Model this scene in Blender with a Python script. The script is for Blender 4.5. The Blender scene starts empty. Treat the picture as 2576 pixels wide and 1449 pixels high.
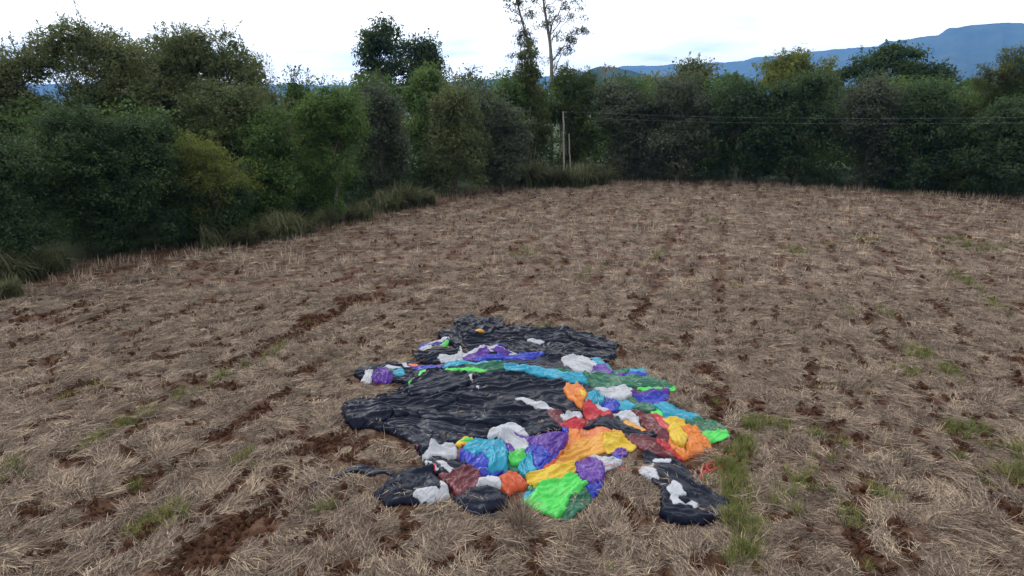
import bpy, math, random
import numpy as np
from mathutils import Vector

# ------------------------------------------------------------------ camera, sky, sun, exposure
scene = bpy.context.scene
COL = scene.collection
CAM_H = 9.0
PITCH = math.radians(14.8)
FPX = 1717.0                      # focal length in units of a 2576 px wide frame

cam_data = bpy.data.cameras.new('camera')
cam_data.sensor_width = 36.0
cam_data.lens = 36.0 * FPX / 2576.0
cam_data.clip_start = 0.1
cam_data.clip_end = 40000
cam = bpy.data.objects.new('camera', cam_data)
COL.objects.link(cam)
cam.location = (0, 0, CAM_H)
cam.rotation_euler = (math.pi / 2 - PITCH, 0, 0)
scene.camera = cam

SUN_EL, SUN_AZ = math.radians(38), math.radians(-35)     # azimuth from +Y towards +X
world = bpy.data.worlds.new('World')
scene.world = world
world.use_nodes = True
wn, wl = world.node_tree.nodes, world.node_tree.links
wn.clear()
w_out = wn.new('ShaderNodeOutputWorld')
w_bg = wn.new('ShaderNodeBackground')
w_bg.inputs['Strength'].default_value = 0.1
w_sky = wn.new('ShaderNodeTexSky')
w_sky.sky_type = 'NISHITA'
w_sky.sun_disc = False
w_sky.sun_elevation = SUN_EL
w_sky.sun_rotation = SUN_AZ
w_sky.dust_density = 2.0
# a broken overcast: cloud layer seen in perspective, direction divided by height
w_geo = wn.new('ShaderNodeTexCoord')
w_sep = wn.new('ShaderNodeSeparateXYZ')
wl.new(w_geo.outputs['Generated'], w_sep.inputs[0])
def wmath(op, a, b):
    n = wn.new('ShaderNodeMath'); n.operation = op
    for k, v in enumerate((a, b)):
        if isinstance(v, (int, float)): n.inputs[k].default_value = v
        else: wl.new(v, n.inputs[k])
    return n.outputs[0]
w_z = wmath('ADD', wmath('ABSOLUTE', w_sep.outputs['Z'], 0), 0.10)
w_cx = wmath('DIVIDE', w_sep.outputs['X'], w_z)
w_cy = wmath('DIVIDE', w_sep.outputs['Y'], w_z)
w_comb = wn.new('ShaderNodeCombineXYZ')
wl.new(w_cx, w_comb.inputs[0]); wl.new(w_cy, w_comb.inputs[1])
w_noise = wn.new('ShaderNodeTexNoise')
w_noise.inputs['Scale'].default_value = 0.55
w_noise.inputs['Detail'].default_value = 6
w_noise.inputs['Roughness'].default_value = 0.5
wl.new(w_comb.outputs[0], w_noise.inputs['Vector'])
w_ramp = wn.new('ShaderNodeValToRGB')
w_ramp.color_ramp.elements[0].position = 0.34
w_ramp.color_ramp.elements[0].color = (0.50, 0.62, 0.71, 1)
w_ramp.color_ramp.elements[1].position = 0.49
w_ramp.color_ramp.elements[1].color = (1.0, 1.0, 1.0, 1)
wl.new(w_noise.outputs['Fac'], w_ramp.inputs[0])
w_scale = wn.new('ShaderNodeVectorMath'); w_scale.operation = 'SCALE'
w_scale.inputs['Scale'].default_value = 23.0
wl.new(w_ramp.outputs[0], w_scale.inputs[0])
w_dot = wn.new('ShaderNodeVectorMath'); w_dot.operation = 'DOT_PRODUCT'
wl.new(w_geo.outputs['Generated'], w_dot.inputs[0])
w_dot.inputs[1].default_value = (math.sin(SUN_AZ) * math.cos(SUN_EL), math.cos(SUN_AZ) * math.cos(SUN_EL), math.sin(SUN_EL))
w_half = wmath('MULTIPLY', wmath('ADD', w_dot.outputs['Value'], 1.0), 0.5)
w_glow = wmath('ADD', wmath('MULTIPLY', wmath('POWER', w_half, 1.6), 21.0), 13.5)
wl.new(w_glow, w_scale.inputs['Scale'])
w_cov = wn.new('ShaderNodeMapRange')
w_cov.inputs['From Min'].default_value = 0.22
w_cov.inputs['From Max'].default_value = 0.36
w_cov.inputs['To Min'].default_value = 0.45
w_cov.inputs['To Max'].default_value = 1.0
wl.new(w_noise.outputs['Fac'], w_cov.inputs[0])
w_mix = wn.new('ShaderNodeMix'); w_mix.data_type = 'RGBA'
wl.new(w_cov.outputs[0], w_mix.inputs[0])
wl.new(w_sky.outputs[0], w_mix.inputs[6])
wl.new(w_scale.outputs[0], w_mix.inputs[7])
wl.new(w_mix.outputs[2], w_bg.inputs['Color'])
wl.new(w_bg.outputs[0], w_out.inputs['Surface'])

sun_data = bpy.data.lights.new('sun', 'SUN')
sun_data.energy = 1.5
sun_data.angle = math.radians(10)
sun_data.color = (1.0, 0.95, 0.88)
sun = bpy.data.objects.new('sun', sun_data)
COL.objects.link(sun)
sun_dir = Vector((math.sin(SUN_AZ) * math.cos(SUN_EL), math.cos(SUN_AZ) * math.cos(SUN_EL), math.sin(SUN_EL)))
sun.rotation_euler = sun_dir.to_track_quat('Z', 'Y').to_euler()
sun.location = (0, 0, 60)

scene.view_settings.view_transform = 'Standard'
scene.view_settings.look = 'None'
scene.view_settings.exposure = -0.35
scene.view_settings.gamma = 1.0
scene.view_settings.use_curve_mapping = False
scene.render.engine = 'CYCLES'
scene.cycles.max_bounces = 5
scene.cycles.diffuse_bounces = 3
scene.cycles.glossy_bounces = 2
scene.cycles.transmission_bounces = 3
scene.cycles.use_denoising = True
scene.cycles.use_adaptive_sampling = True
scene.cycles.adaptive_threshold = 0.02
scene.cycles.caustics_reflective = False
scene.cycles.caustics_refractive = False

# ------------------------------------------------------------------ helpers
CP, SP = math.cos(PITCH), math.sin(PITCH)
def ray(px, py):
    px = np.asarray(px, float); py = np.asarray(py, float)
    u, v = (px - 1288.0), (724.5 - py)
    return u, CP * FPX + SP * v, -SP * FPX + CP * v
def on_ground(px, py, z=0.0):
    dx, dy, dz = ray(px, py)
    t = (z - CAM_H) / dz
    return dx * t, dy * t
def at_depth(px, py, Y):
    dx, dy, dz = ray(px, py)
    t = Y / dy
    return float(dx * t), float(Y), float(CAM_H + dz * t)
def ground_x(px, Y):
    """x where image column px meets the ground at distance Y"""
    # on the ground dz*t=-CAM_H, dy*t=Y
    r = Y / CAM_H
    v = FPX * (r * SP - CP) / (SP + r * CP)
    return (px - 1288.0) * Y / (CP * FPX + SP * v)

def perlin(x, y, seed=0):
    xi = np.floor(x).astype(np.int64); yi = np.floor(y).astype(np.int64)
    xf, yf = x - xi, y - yi
    def g(ix, iy, fx, fy):
        h = (ix * 374761393 + iy * 668265263 + seed * 2147483647 + 1013904223) & 0x7fffffff
        h = ((h ^ (h >> 13)) * 1274126177) & 0x7fffffff
        h = (h ^ (h >> 16)) & 1023
        a = h * (2 * math.pi / 1024.0)
        return np.cos(a) * fx + np.sin(a) * fy
    u = xf * xf * xf * (xf * (xf * 6 - 15) + 10); v = yf * yf * yf * (yf * (yf * 6 - 15) + 10)
    a = g(xi, yi, xf, yf); b = g(xi + 1, yi, xf - 1, yf)
    c = g(xi, yi + 1, xf, yf - 1); d = g(xi + 1, yi + 1, xf - 1, yf - 1)
    return 1.4 * ((a * (1 - u) + b * u) * (1 - v) + (c * (1 - u) + d * u) * v)
def fbm(x, y, seed=0, octv=4, gain=0.5):
    s = 0; amp = 1
    for k in range(octv):
        s = s + amp * perlin(x * 2 ** k + 17.3 * k, y * 2 ** k - 9.1 * k, seed + k); amp *= gain
    return s
def worley(x, y, seed=0):
    xi = np.floor(x).astype(np.int64); yi = np.floor(y).astype(np.int64)
    best = np.full(np.shape(x), 9.0)
    for i in (-1, 0, 1):
        for j in (-1, 0, 1):
            cx, cy = xi + i, yi + j
            h = (cx * 374761393 + cy * 668265263 + seed * 974711 + 1013904223) & 0x7fffffff
            h = ((h ^ (h >> 13)) * 1274126177) & 0x7fffffff; h = h ^ (h >> 16)
            px = cx + (h & 1023) / 1024.0; py = cy + ((h >> 10) & 1023) / 1024.0
            best = np.minimum(best, (px - x) ** 2 + (py - y) ** 2)
    return np.sqrt(best)
def smooth(a, b, x):
    t = np.clip((x - a) / (b - a), 0, 1)
    return t * t * (3 - 2 * t)

def new_mesh(name, co, faces=None, quads=None, tris=None, shade=True):
    """co (n,3); quads (m,4) / tris (k,3) integer arrays"""
    me = bpy.data.meshes.new(name)
    co = np.ascontiguousarray(co, dtype=np.float32)
    loops, starts, tot = [], [], 0
    if quads is not None and len(quads):
        q = np.asarray(quads, np.int32); loops.append(q.ravel())
        starts.append(np.arange(len(q)) * 4 + tot); tot += q.size
    if tris is not None and len(tris):
        t = np.asarray(tris, np.int32); loops.append(t.ravel())
        starts.append(np.arange(len(t)) * 3 + tot); tot += t.size
    loops = np.concatenate(loops).astype(np.int32); starts = np.concatenate(starts).astype(np.int32)
    me.vertices.add(len(co)); me.vertices.foreach_set('co', co.ravel())
    me.loops.add(len(loops)); me.loops.foreach_set('vertex_index', loops)
    me.polygons.add(len(starts)); me.polygons.foreach_set('loop_start', starts)
    me.update(calc_edges=True)
    me.polygons.foreach_set('use_smooth', np.full(len(starts), bool(shade)))
    return me
def add_attr(me, name, vals):
    a = me.attributes.new(name, 'FLOAT', 'POINT')
    a.data.foreach_set('value', np.ascontiguousarray(vals, np.float32))
def link(name, me, mat=None, parent=None):
    o = bpy.data.objects.new(name, me)
    COL.objects.link(o)
    if mat is not None and me is not None and not me.materials: me.materials.append(mat)
    if parent is not None: o.parent = parent
    return o
def tag(o, label=None, cat=None, group=None, kind=None):
    if label: o['label'] = label
    if cat: o['category'] = cat
    if group: o['group'] = group
    if kind: o['kind'] = kind
    return o
def empty(name, loc):
    o = bpy.data.objects.new(name, None)
    o.location = loc; o.empty_display_size = 0.3
    COL.objects.link(o)
    return o

class Geo:
    def __init__(self): self.co, self.q, self.t, self.n, self.at = [], [], [], 0, []
    def add(self, co, quads=None, tris=None, at=None):
        co = np.asarray(co, float)
        if quads is not None and len(quads): self.q.append(np.asarray(quads) + self.n)
        if tris is not None and len(tris): self.t.append(np.asarray(tris) + self.n)
        self.co.append(co); self.n += len(co)
        self.at.append(np.zeros(len(co)) if at is None else np.asarray(at, float))
    def mesh(self, name, shade=True, attr=None):
        me = new_mesh(name, np.concatenate(self.co), quads=np.concatenate(self.q) if self.q else None,
                      tris=np.concatenate(self.t) if self.t else None, shade=shade)
        if attr: add_attr(me, attr, np.concatenate(self.at))
        return me
def tube(geo, pts, rad, n=6, at=0.0):
    pts = np.asarray(pts, float); m = len(pts)
    rad = np.full(m, rad) if np.isscalar(rad) else np.asarray(rad, float)
    tan = np.gradient(pts, axis=0); tan /= np.linalg.norm(tan, axis=1)[:, None] + 1e-9
    ref = np.where(np.abs(tan[:, 2:3]) > 0.85, np.array([[1.0, 0, 0]]), np.array([[0, 0, 1.0]]))
    a = np.cross(tan, ref); a /= np.linalg.norm(a, axis=1)[:, None] + 1e-9
    b = np.cross(tan, a)
    th = np.arange(n) * 2 * math.pi / n
    ring = pts[:, None] + rad[:, None, None] * (np.cos(th)[None, :, None] * a[:, None] + np.sin(th)[None, :, None] * b[:, None])
    i = np.arange(m - 1)[:, None] * n; j = np.arange(n)[None]
    q = np.stack([i + j, i + (j + 1) % n, i + n + (j + 1) % n, i + n + j], -1).reshape(-1, 4)
    geo.add(ring.reshape(-1, 3), quads=q, at=np.full(m * n, at))

# ------------------------------------------------------------------ materials
def nodes_of(name):
    m = bpy.data.materials.new(name); m.use_nodes = True
    n, l = m.node_tree.nodes, m.node_tree.links
    return m, n, l, n['Principled BSDF'], n['Material Output']
def noise_node(n, l, scale, detail=4, rough=0.55, coord=None):
    t = n.new('ShaderNodeTexNoise'); t.inputs['Scale'].default_value = scale
    t.inputs['Detail'].default_value = detail; t.inputs['Roughness'].default_value = rough
    if coord is not None: l.new(coord, t.inputs['Vector'])
    return t.outputs['Fac']
def ramp(n, l, fac, stops):
    r = n.new('ShaderNodeValToRGB')
    e = r.color_ramp.elements
    while len(e) > 1: e.remove(e[-1])
    e[0].position, e[0].color = stops[0][0], (*stops[0][1], 1)
    for p, c in stops[1:]:
        x = e.new(p); x.color = (*c, 1)
    l.new(fac, r.inputs[0])
    return r.outputs[0]
def mixc(n, l, fac, a, b):
    m = n.new('ShaderNodeMix'); m.data_type = 'RGBA'
    for k, v in ((0, fac), (6, a), (7, b)):
        if isinstance(v, (int, float)): m.inputs[k].default_value = v
        elif isinstance(v, tuple): m.inputs[k].default_value = (*v, 1)
        else: l.new(v, m.inputs[k])
    return m.outputs[2]
def attr_node(n, name):
    a = n.new('ShaderNodeAttribute'); a.attribute_name = name
    return a.outputs['Fac']
def objcoord(n): return n.new('ShaderNodeTexCoord').outputs['Object']
def bump(n, l, height, strength, dist, bsdf):
    b = n.new('ShaderNodeBump'); b.inputs['Strength'].default_value = strength
    b.inputs['Distance'].default_value = dist
    l.new(height, b.inputs['Height']); l.new(b.outputs[0], bsdf.inputs['Normal'])

def leaf_material(name, c0, c1, c2, trans=0.38):
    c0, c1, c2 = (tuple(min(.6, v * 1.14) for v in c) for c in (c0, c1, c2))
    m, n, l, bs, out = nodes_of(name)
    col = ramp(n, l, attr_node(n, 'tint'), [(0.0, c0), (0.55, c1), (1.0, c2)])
    bs.inputs['Roughness'].default_value = 0.6
    bs.inputs['Specular IOR Level'].default_value = 0.12
    l.new(col, bs.inputs['Base Color'])
    tr = n.new('ShaderNodeBsdfTranslucent')
    hs = n.new('ShaderNodeHueSaturation'); hs.inputs['Hue'].default_value = 0.49
    hs.inputs['Saturation'].default_value = 1.1; hs.inputs['Value'].default_value = 1.3
    l.new(col, hs.inputs['Color']); l.new(hs.outputs[0], tr.inputs['Color'])
    mx = n.new('ShaderNodeMixShader'); mx.inputs[0].default_value = trans
    l.new(bs.outputs[0], mx.inputs[1]); l.new(tr.outputs[0], mx.inputs[2])
    l.new(mx.outputs[0], out.inputs['Surface'])
    return m
LEAF = {
    'dark':   leaf_material('leaf_dark', (.023, .044, .021), (.042, .070, .030), (.080, .110, .043)),
    'mid':    leaf_material('leaf_mid', (.036, .066, .021), (.064, .108, .031), (.120, .165, .046)),
    'bright': leaf_material('leaf_bright', (.042, .078, .023), (.068, .116, .032), (.125, .170, .050)),
    'olive':  leaf_material('leaf_olive', (.052, .072, .030), (.092, .110, .046), (.165, .168, .078)),
    'yellow': leaf_material('leaf_yellow', (.075, .100, .026), (.118, .142, .036), (.180, .185, .055)),
    'grey':   leaf_material('leaf_grey', (.038, .050, .032), (.064, .076, .048), (.105, .112, .075)),
    'autumn': leaf_material('leaf_autumn', (.100, .080, .035), (.170, .120, .045), (.260, .170, .060)),
    'bamboo': leaf_material('leaf_bamboo', (.035, .055, .020), (.062, .085, .026), (.120, .120, .040)),
    'cane':   leaf_material('leaf_cane', (.040, .058, .026), (.078, .090, .042), (.190, .172, .100)),
    'dry':    leaf_material('leaf_dry', (.110, .080, .055), (.190, .145, .100), (.280, .225, .160), 0.2),
}
def bark_material(name, c0, c1):
    m, n, l, bs, out = nodes_of(name)
    co = objcoord(n)
    f = noise_node(n, l, 6, 6, 0.6, co)
    l.new(ramp(n, l, f, [(0.35, c0), (0.65, c1)]), bs.inputs['Base Color'])
    bs.inputs['Roughness'].default_value = 0.9
    bump(n, l, f, 0.6, 0.03, bs)
    return m
BARK = bark_material('bark_brown', (.035, .028, .022), (.10, .085, .068))
BARK_PALE = bark_material('bark_pale', (.12, .105, .09), (.26, .235, .20))
POLE = bark_material('weathered_wood', (.19, .175, .155), (.34, .32, .29))

def ground_material():
    m, n, l, bs, out = nodes_of('field_soil_and_straw')
    co = objcoord(n)
    s = noise_node(n, l, 1.7, 8, 0.65, co)
    soil = ramp(n, l, s, [(0.30, (.020, .010, .006)), (0.50, (.054, .025, .014)), (0.72, (.110, .053, .031))])
    # straw litter: streaky noise
    mp = n.new('ShaderNodeMapping'); mp.inputs['Rotation'].default_value = (0, 0, 0.5)
    mp.inputs['Scale'].default_value = (4, 22, 8); l.new(co, mp.inputs['Vector'])
    f1 = noise_node(n, l, 1.0, 5, 0.7, mp.outputs[0])
    mp2 = n.new('ShaderNodeMapping'); mp2.inputs['Rotation'].default_value = (0, 0, -0.7)
    mp2.inputs['Scale'].default_value = (20, 5, 8); l.new(co, mp2.inputs['Vector'])
    f2 = noise_node(n, l, 1.0, 5, 0.7, mp2.outputs[0])
    ad = n.new('ShaderNodeMath'); ad.operation = 'ADD'; l.new(f1, ad.inputs[0]); l.new(f2, ad.inputs[1])
    hv = n.new('ShaderNodeMath'); hv.operation = 'MULTIPLY'; hv.inputs[1].default_value = 0.5; l.new(ad.outputs[0], hv.inputs[0])
    straw = ramp(n, l, hv.outputs[0], [(0.36, (.035, .020, .014)), (0.50, (.105, .072, .053)), (0.64, (.220, .165, .122))])
    big = noise_node(n, l, 0.12, 3, 0.5, co)
    straw2 = mixc(n, l, ramp(n, l, big, [(0.4, (0, 0, 0)), (0.6, (1, 1, 1))]), straw, (.15, .118, .096))
    straw3 = mixc(n, l, 0.3, straw, straw2)
    a = attr_node(n, 'straw')
    brk = noise_node(n, l, 5.0, 5, 0.7, co)
    sub = n.new('ShaderNodeMath'); sub.operation = 'SUBTRACT'; sub.inputs[1].default_value = 0.5; l.new(brk, sub.inputs[0])
    ma = n.new('ShaderNodeMath'); ma.operation = 'MULTIPLY_ADD'; ma.inputs[1].default_value = 1.6
    l.new(sub.outputs[0], ma.inputs[0]); l.new(a, ma.inputs[2])
    cl = n.new('ShaderNodeMapRange'); cl.inputs['From Min'].default_value = 0.25; cl.inputs['From Max'].default_value = 0.75
    l.new(ma.outputs[0], cl.inputs[0])
    wild = ramp(n, l, brk, [(0.35, (.022, .030, .014)), (0.65, (.055, .070, .028))])
    l.new(mixc(n, l, attr_node(n, 'wild'), mixc(n, l, cl.outputs[0], soil, straw3), wild), bs.inputs['Base Color'])
    bs.inputs['Roughness'].default_value = 0.95
    bs.inputs['Specular IOR Level'].default_value = 0.15
    h = noise_node(n, l, 9, 6, 0.7, co)
    bump(n, l, h, 0.7, 0.06, bs)
    return m
GROUND = ground_material()
def tint_material(name, stops, rough=0.85, trans=0.0):
    m, n, l, bs, out = nodes_of(name)
    oi = n.new('ShaderNodeObjectInfo')
    ma = n.new('ShaderNodeMath'); ma.operation = 'MULTIPLY_ADD'; ma.inputs[1].default_value = .5
    l.new(oi.outputs['Random'], ma.inputs[0])
    sb = n.new('ShaderNodeMath'); sb.operation = 'SUBTRACT'; sb.inputs[1].default_value = .25
    l.new(attr_node(n, 'tint'), sb.inputs[0]); l.new(sb.outputs[0], ma.inputs[2])
    col = ramp(n, l, ma.outputs[0], stops)
    bs.inputs['Roughness'].default_value = rough
    bs.inputs['Specular IOR Level'].default_value = 0.2
    l.new(col, bs.inputs['Base Color'])
    return m
STRAW = tint_material('dry_straw', [(0, (.040, .025, .018)), (.35, (.132, .096, .073)), (.7, (.278, .214, .164)), (1, (.53, .40, .265))])
GREEN = tint_material('green_grass', [(0, (.060, .082, .022)), (.5, (.118, .138, .034)), (.85, (.200, .190, .055)), (1, (.30, .245, .11))])

def soil_clod_material():
    m, n, l, bs, out = nodes_of('red_soil_clod')
    co = objcoord(n)
    s = noise_node(n, l, 9, 6, 0.7, co)
    l.new(ramp(n, l, s, [(0.3, (.030, .014, .008)), (0.55, (.078, .036, .020)), (0.75, (.135, .066, .037))]), bs.inputs['Base Color'])
    bs.inputs['Roughness'].default_value = 1.0
    bs.inputs['Specular IOR Level'].default_value = 0.1
    bump(n, l, s, 0.8, 0.05, bs)
    return m
CLOD = soil_clod_material()

def fabric_material(name, c, rough=0.42, dirt=0.1, spec=0.5):
    m, n, l, bs, out = nodes_of('nylon_' + name)
    co = objcoord(n)
    f = noise_node(n, l, 1.3, 5, 0.6, co)
    c2 = tuple(x * (1 - dirt) + y * dirt for x, y in zip(c, (.20, .15, .11)))
    l.new(mixc(n, l, ramp(n, l, f, [(0.42, (0, 0, 0)), (0.7, (1, 1, 1))]), c, c2), bs.inputs['Base Color'])
    bs.inputs['Roughness'].default_value = rough
    bs.inputs['Specular IOR Level'].default_value = spec
    if name == 'black': bs.inputs['Specular Tint'].default_value = (.62, .74, 1.0, 1)
    mp = n.new('ShaderNodeMapping'); mp.inputs['Scale'].default_value = (7, 11, 9); l.new(co, mp.inputs['Vector'])
    wp = n.new('ShaderNodeTexNoise'); wp.inputs['Scale'].default_value = 2.2; wp.inputs['Detail'].default_value = 2
    l.new(co, wp.inputs['Vector'])
    av = n.new('ShaderNodeVectorMath'); av.operation = 'MULTIPLY_ADD'; av.inputs[1].default_value = (2.5, 2.5, 2.5)
    l.new(wp.outputs['Color'], av.inputs[0]); l.new(mp.outputs[0], av.inputs[2])
    vo = n.new('ShaderNodeTexVoronoi'); vo.inputs['Scale'].default_value = .62
    l.new(av.outputs[0], vo.inputs['Vector'])
    bump(n, l, vo.outputs['Distance'], 0.06 if name == 'black' else 0.10, 0.04, bs)
    return m
def srgb(r, g, b):
    return tuple(((x / 255 + .055) / 1.055) ** 2.4 if x > 10 else x / 255 / 12.92 for x in (r, g, b))
FAB = {k: fabric_material(k, tuple(x * (.52 if k not in ('black', 'white') else 1) for x in srgb(*v[0])), v[1], v[2], min(v[3], .30)) for k, v in {
    'black': ((8, 11, 25), .33, .02, .15), 'white': ((158, 160, 166), .55, .08, .15), 'purple': ((92, 34, 160), .34, .02, .5),
    'blue': ((22, 52, 190), .34, .02, .5), 'cyan': ((18, 165, 200), .34, .02, .5), 'green': ((16, 110, 78), .34, .02, .5),
    'lime': ((85, 232, 95), .45, .02, .5), 'maroon': ((112, 34, 48), .34, .03, .5), 'red': ((205, 30, 52), .34, .02, .5),
    'orange': ((240, 135, 40), .45, .03, .5), 'gold': ((240, 170, 60), .45, .03, .5), 'yellow': ((240, 200, 45), .45, .03, .5),
    'rust': ((215, 84, 28), .42, .03, .5), 'salmon': ((232, 130, 72), .45, .03, .5)}.items()}

# ------------------------------------------------------------------ balloon plan masks (needed by the ground as well)
def zpx(p):                        # traced outline -> frame units
    p = np.asarray(p, float)
    return (1300 + p[:, 0] / 1.5153) * 0.62891, (1220 + p[:, 1] / 1.5153) * 0.62891
def poly_ground(p, z=0.0):
    x, y = on_ground(*zpx(p), z)
    return np.stack([x, y], 1)
def inside_dist(P, X, Y):
    """signed distance (positive inside) and nearest boundary point"""
    shp = X.shape; x = X.ravel(); y = Y.ravel()
    best = np.full(x.shape, 1e9); bx = np.zeros_like(x); by = np.zeros_like(y)
    ins = np.zeros(x.shape, bool)
    for i in range(len(P)):
        ax, ay = P[i]; cx, cy = P[(i + 1) % len(P)]
        ex, ey = cx - ax, cy - ay
        t = np.clip(((x - ax) * ex + (y - ay) * ey) / (ex * ex + ey * ey + 1e-12), 0, 1)
        qx, qy = ax + t * ex, ay + t * ey
        d = (x - qx) ** 2 + (y - qy) ** 2
        k = d < best
        best[k] = d[k]; bx[k] = qx[k]; by[k] = qy[k]
        if ay != cy:
            c = (ay > y) != (cy > y)
            ins ^= c & (x < ex * (y - ay) / (ey if ey else 1e-12) + ax)
    d = np.sqrt(best) * np.where(ins, 1, -1)
    return d.reshape(shp), bx.reshape(shp), by.reshape(shp)

# ------------------------------------------------------------------ field surface functions
ROW = math.radians(17.5)                                  # direction of the old crop rows
RD = (math.sin(ROW), math.cos(ROW)); RN = (math.cos(ROW), -math.sin(ROW))
EDGE_PX = [(-700, 1010), (-250, 850), (0, 762), (150, 712), (300, 668), (480, 640), (650, 612), (800, 585), (930, 556), (1100, 510), (1280, 477),
           (1500, 464), (1700, 463), (1900, 466), (2100, 478), (2250, 490), (2420, 498), (2576, 507), (2900, 520), (3400, 545)]
EDGE = np.array([on_ground(a, b) for a, b in EDGE_PX], float)
FIELD = np.concatenate([EDGE, [[160, -20], [-60, -20]]])
SOIL_PATCH = [(690, 1215, .9, .45), (760, 1120, .6, .35), (860, 1110, 1.0, .45), (500, 1400, .75, .5), (560, 1350, .6, .4), (640, 1320, .8, .35), (790, 1335, .4, .25),
              (1010, 1290, .55, .35), (1010, 1365, .5, .3), (1190, 1375, .4, .3), (930, 1120, .5, .3), (900, 1180, .35, .3), (880, 760, 2.2, .5), (760, 830, 2.0, .35),
              (640, 895, 1.6, .3), (980, 730, 2.0, .5), (1650, 690, 1.4, .5), (1600, 740, 1.2, .5), (1700, 600, 2, .8), (2060, 1060, .8, .35),
              (2160, 1360, .6, .25), (2280, 1400, .7, .25), (2040, 930, .7, .2), (2420, 560, 3, .5), (1740, 860, .8, .4), (1330, 830, .9, .25),
              (2330, 1130, .7, .2), (1840, 1140, .5, .25), (130, 790, 2.0, .3), (300, 760, 3.0, .3), (90, 1290, .35, .25), (330, 1090, .45, .25)]
def straw_cover(x, y):
    """0 bare red soil .. 1 straw, over the ploughed field"""
    u = x * RD[0] + y * RD[1]; v = x * RN[0] + y * RN[1]
    n = fbm(u * 0.55, v * 1.5, 5, 4) * 0.50 + fbm(u * 1.3, v * 2.3, 11, 3) * 0.62
    row = np.cos(2 * math.pi * (v + 0.25 * perlin(u * .08, v * .1, 31)) / 3.3)
    far = smooth(25, 60, y)
    s = 0.62 + n * 1.30 - 0.50 * smooth(0.60, 1.0, row) * (0.35 + 0.9 * smooth(-.3, .4, perlin(u * .11, v * .3, 77))) - .08 * np.cos(2 * math.pi * (v + .25 * perlin(u * .3, v * .3, 33)) / .83)
    pn = fbm(u * 1.6, v * 1.9, 23, 3)
    for px, py, a, b in SOIL_PATCH:
        cx, cy = on_ground(px, py)
        cu = cx * RD[0] + cy * RD[1]; cv = cx * RN[0] + cy * RN[1]
        r = ((u - cu) / (a * 1.15)) ** 2 + ((v - cv) / (b * 1.25)) ** 2
        s = s - 1.0 * np.exp(-r * 1.2) * np.clip(.85 + .9 * pn, 0, 1.3)
    return np.clip(s, 0, 1)
def field_height(x, y):
    u = x * RD[0] + y * RD[1]; v = x * RN[0] + y * RN[1]
    c = straw_cover(x, y)
    row = np.cos(2 * math.pi * (v + 0.25 * perlin(u * .08, v * .1, 31)) / 3.3)
    h = 0.07 * fbm(x * .7, y * .7, 3, 3) + 0.055 * fbm(x * 2.1, y * 2.1, 7, 3) - 0.045 * smooth(.7, 1, row)
    h = h + (1 - c) * 0.10 * np.abs(fbm(x * 4.2, y * 4.2, 9, 3)) - (1 - c) * 0.05
    return h

# ------------------------------------------------------------------ the ground sheet
def build_ground():
    r1 = 3.0 * np.exp(np.arange(0, 580) * 0.0070)             # to ~175 m
    r2 = r1[-1] * np.exp(np.arange(1, 44) * 0.105)            # to ~10 km
    r = np.concatenate([[0.5, 1.5], r1, r2])
    a = np.concatenate([np.radians(np.linspace(-180, -56, 30)[:-1]), np.radians(np.linspace(-56, 56, 400)), np.radians(np.linspace(56, 180, 30)[1:-1])])
    R, A = np.meshgrid(r, a, indexing='ij')
    X, Y = R * np.sin(A), R * np.cos(A)
    near = R < 170
    Z = np.zeros_like(X); S = np.ones_like(X)
    xs, ys = X[near], Y[near]
    d, _, _ = inside_dist(FIELD, xs, ys)
    fall = smooth(-4, 3, d)
    Z[near] = field_height(xs, ys) * (0.35 + 0.65 * fall) * (1 - smooth(120, 168, R[near]))
    edge_n = fbm(xs * .6, ys * .6, 21, 3)
    # bare reddish margin strip between field and verge
    cov = straw_cover(xs, ys)
    margin = smooth(-2.6, -0.2, d + .5 * edge_n) * (1 - smooth(0.3, 1.2, d + .6 * edge_n))
    cov = cov * (1 - 0.55 * margin)
    cov = np.where(d < -1.5, 0.35 + .3 * edge_n, cov)
    S[near] = np.clip(cov, 0, 1)
    S[~near] = 0.4
    W = np.ones_like(X); W[near] = smooth(-2.0, -4.5, d + .8 * edge_n)
    m, k = X.shape
    i = np.arange(m - 1)[:, None] * k; j = np.arange(k)[None]
    q = np.stack([i + j, i + (j + 1) % k, i + k + (j + 1) % k, i + k + j], -1).reshape(-1, 4)[:, ::-1]
    co = np.stack([X, Y, Z], -1).reshape(-1, 3)
    co = np.concatenate([co, [[0, 0, 0]]])
    t = np.stack([np.arange(k), np.full(k, len(co) - 1), (np.arange(k) + 1) % k], -1)[:, ::-1]
    me = new_mesh('ground', co, quads=q, tris=t)
    add_attr(me, 'straw', np.concatenate([S.ravel(), [1]]))
    add_attr(me, 'wild', np.concatenate([W.ravel(), [0]]))
    tag(link('ground', me, GROUND), 'ploughed stubble field of straw and red soil', kind='structure')
build_ground()

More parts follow.
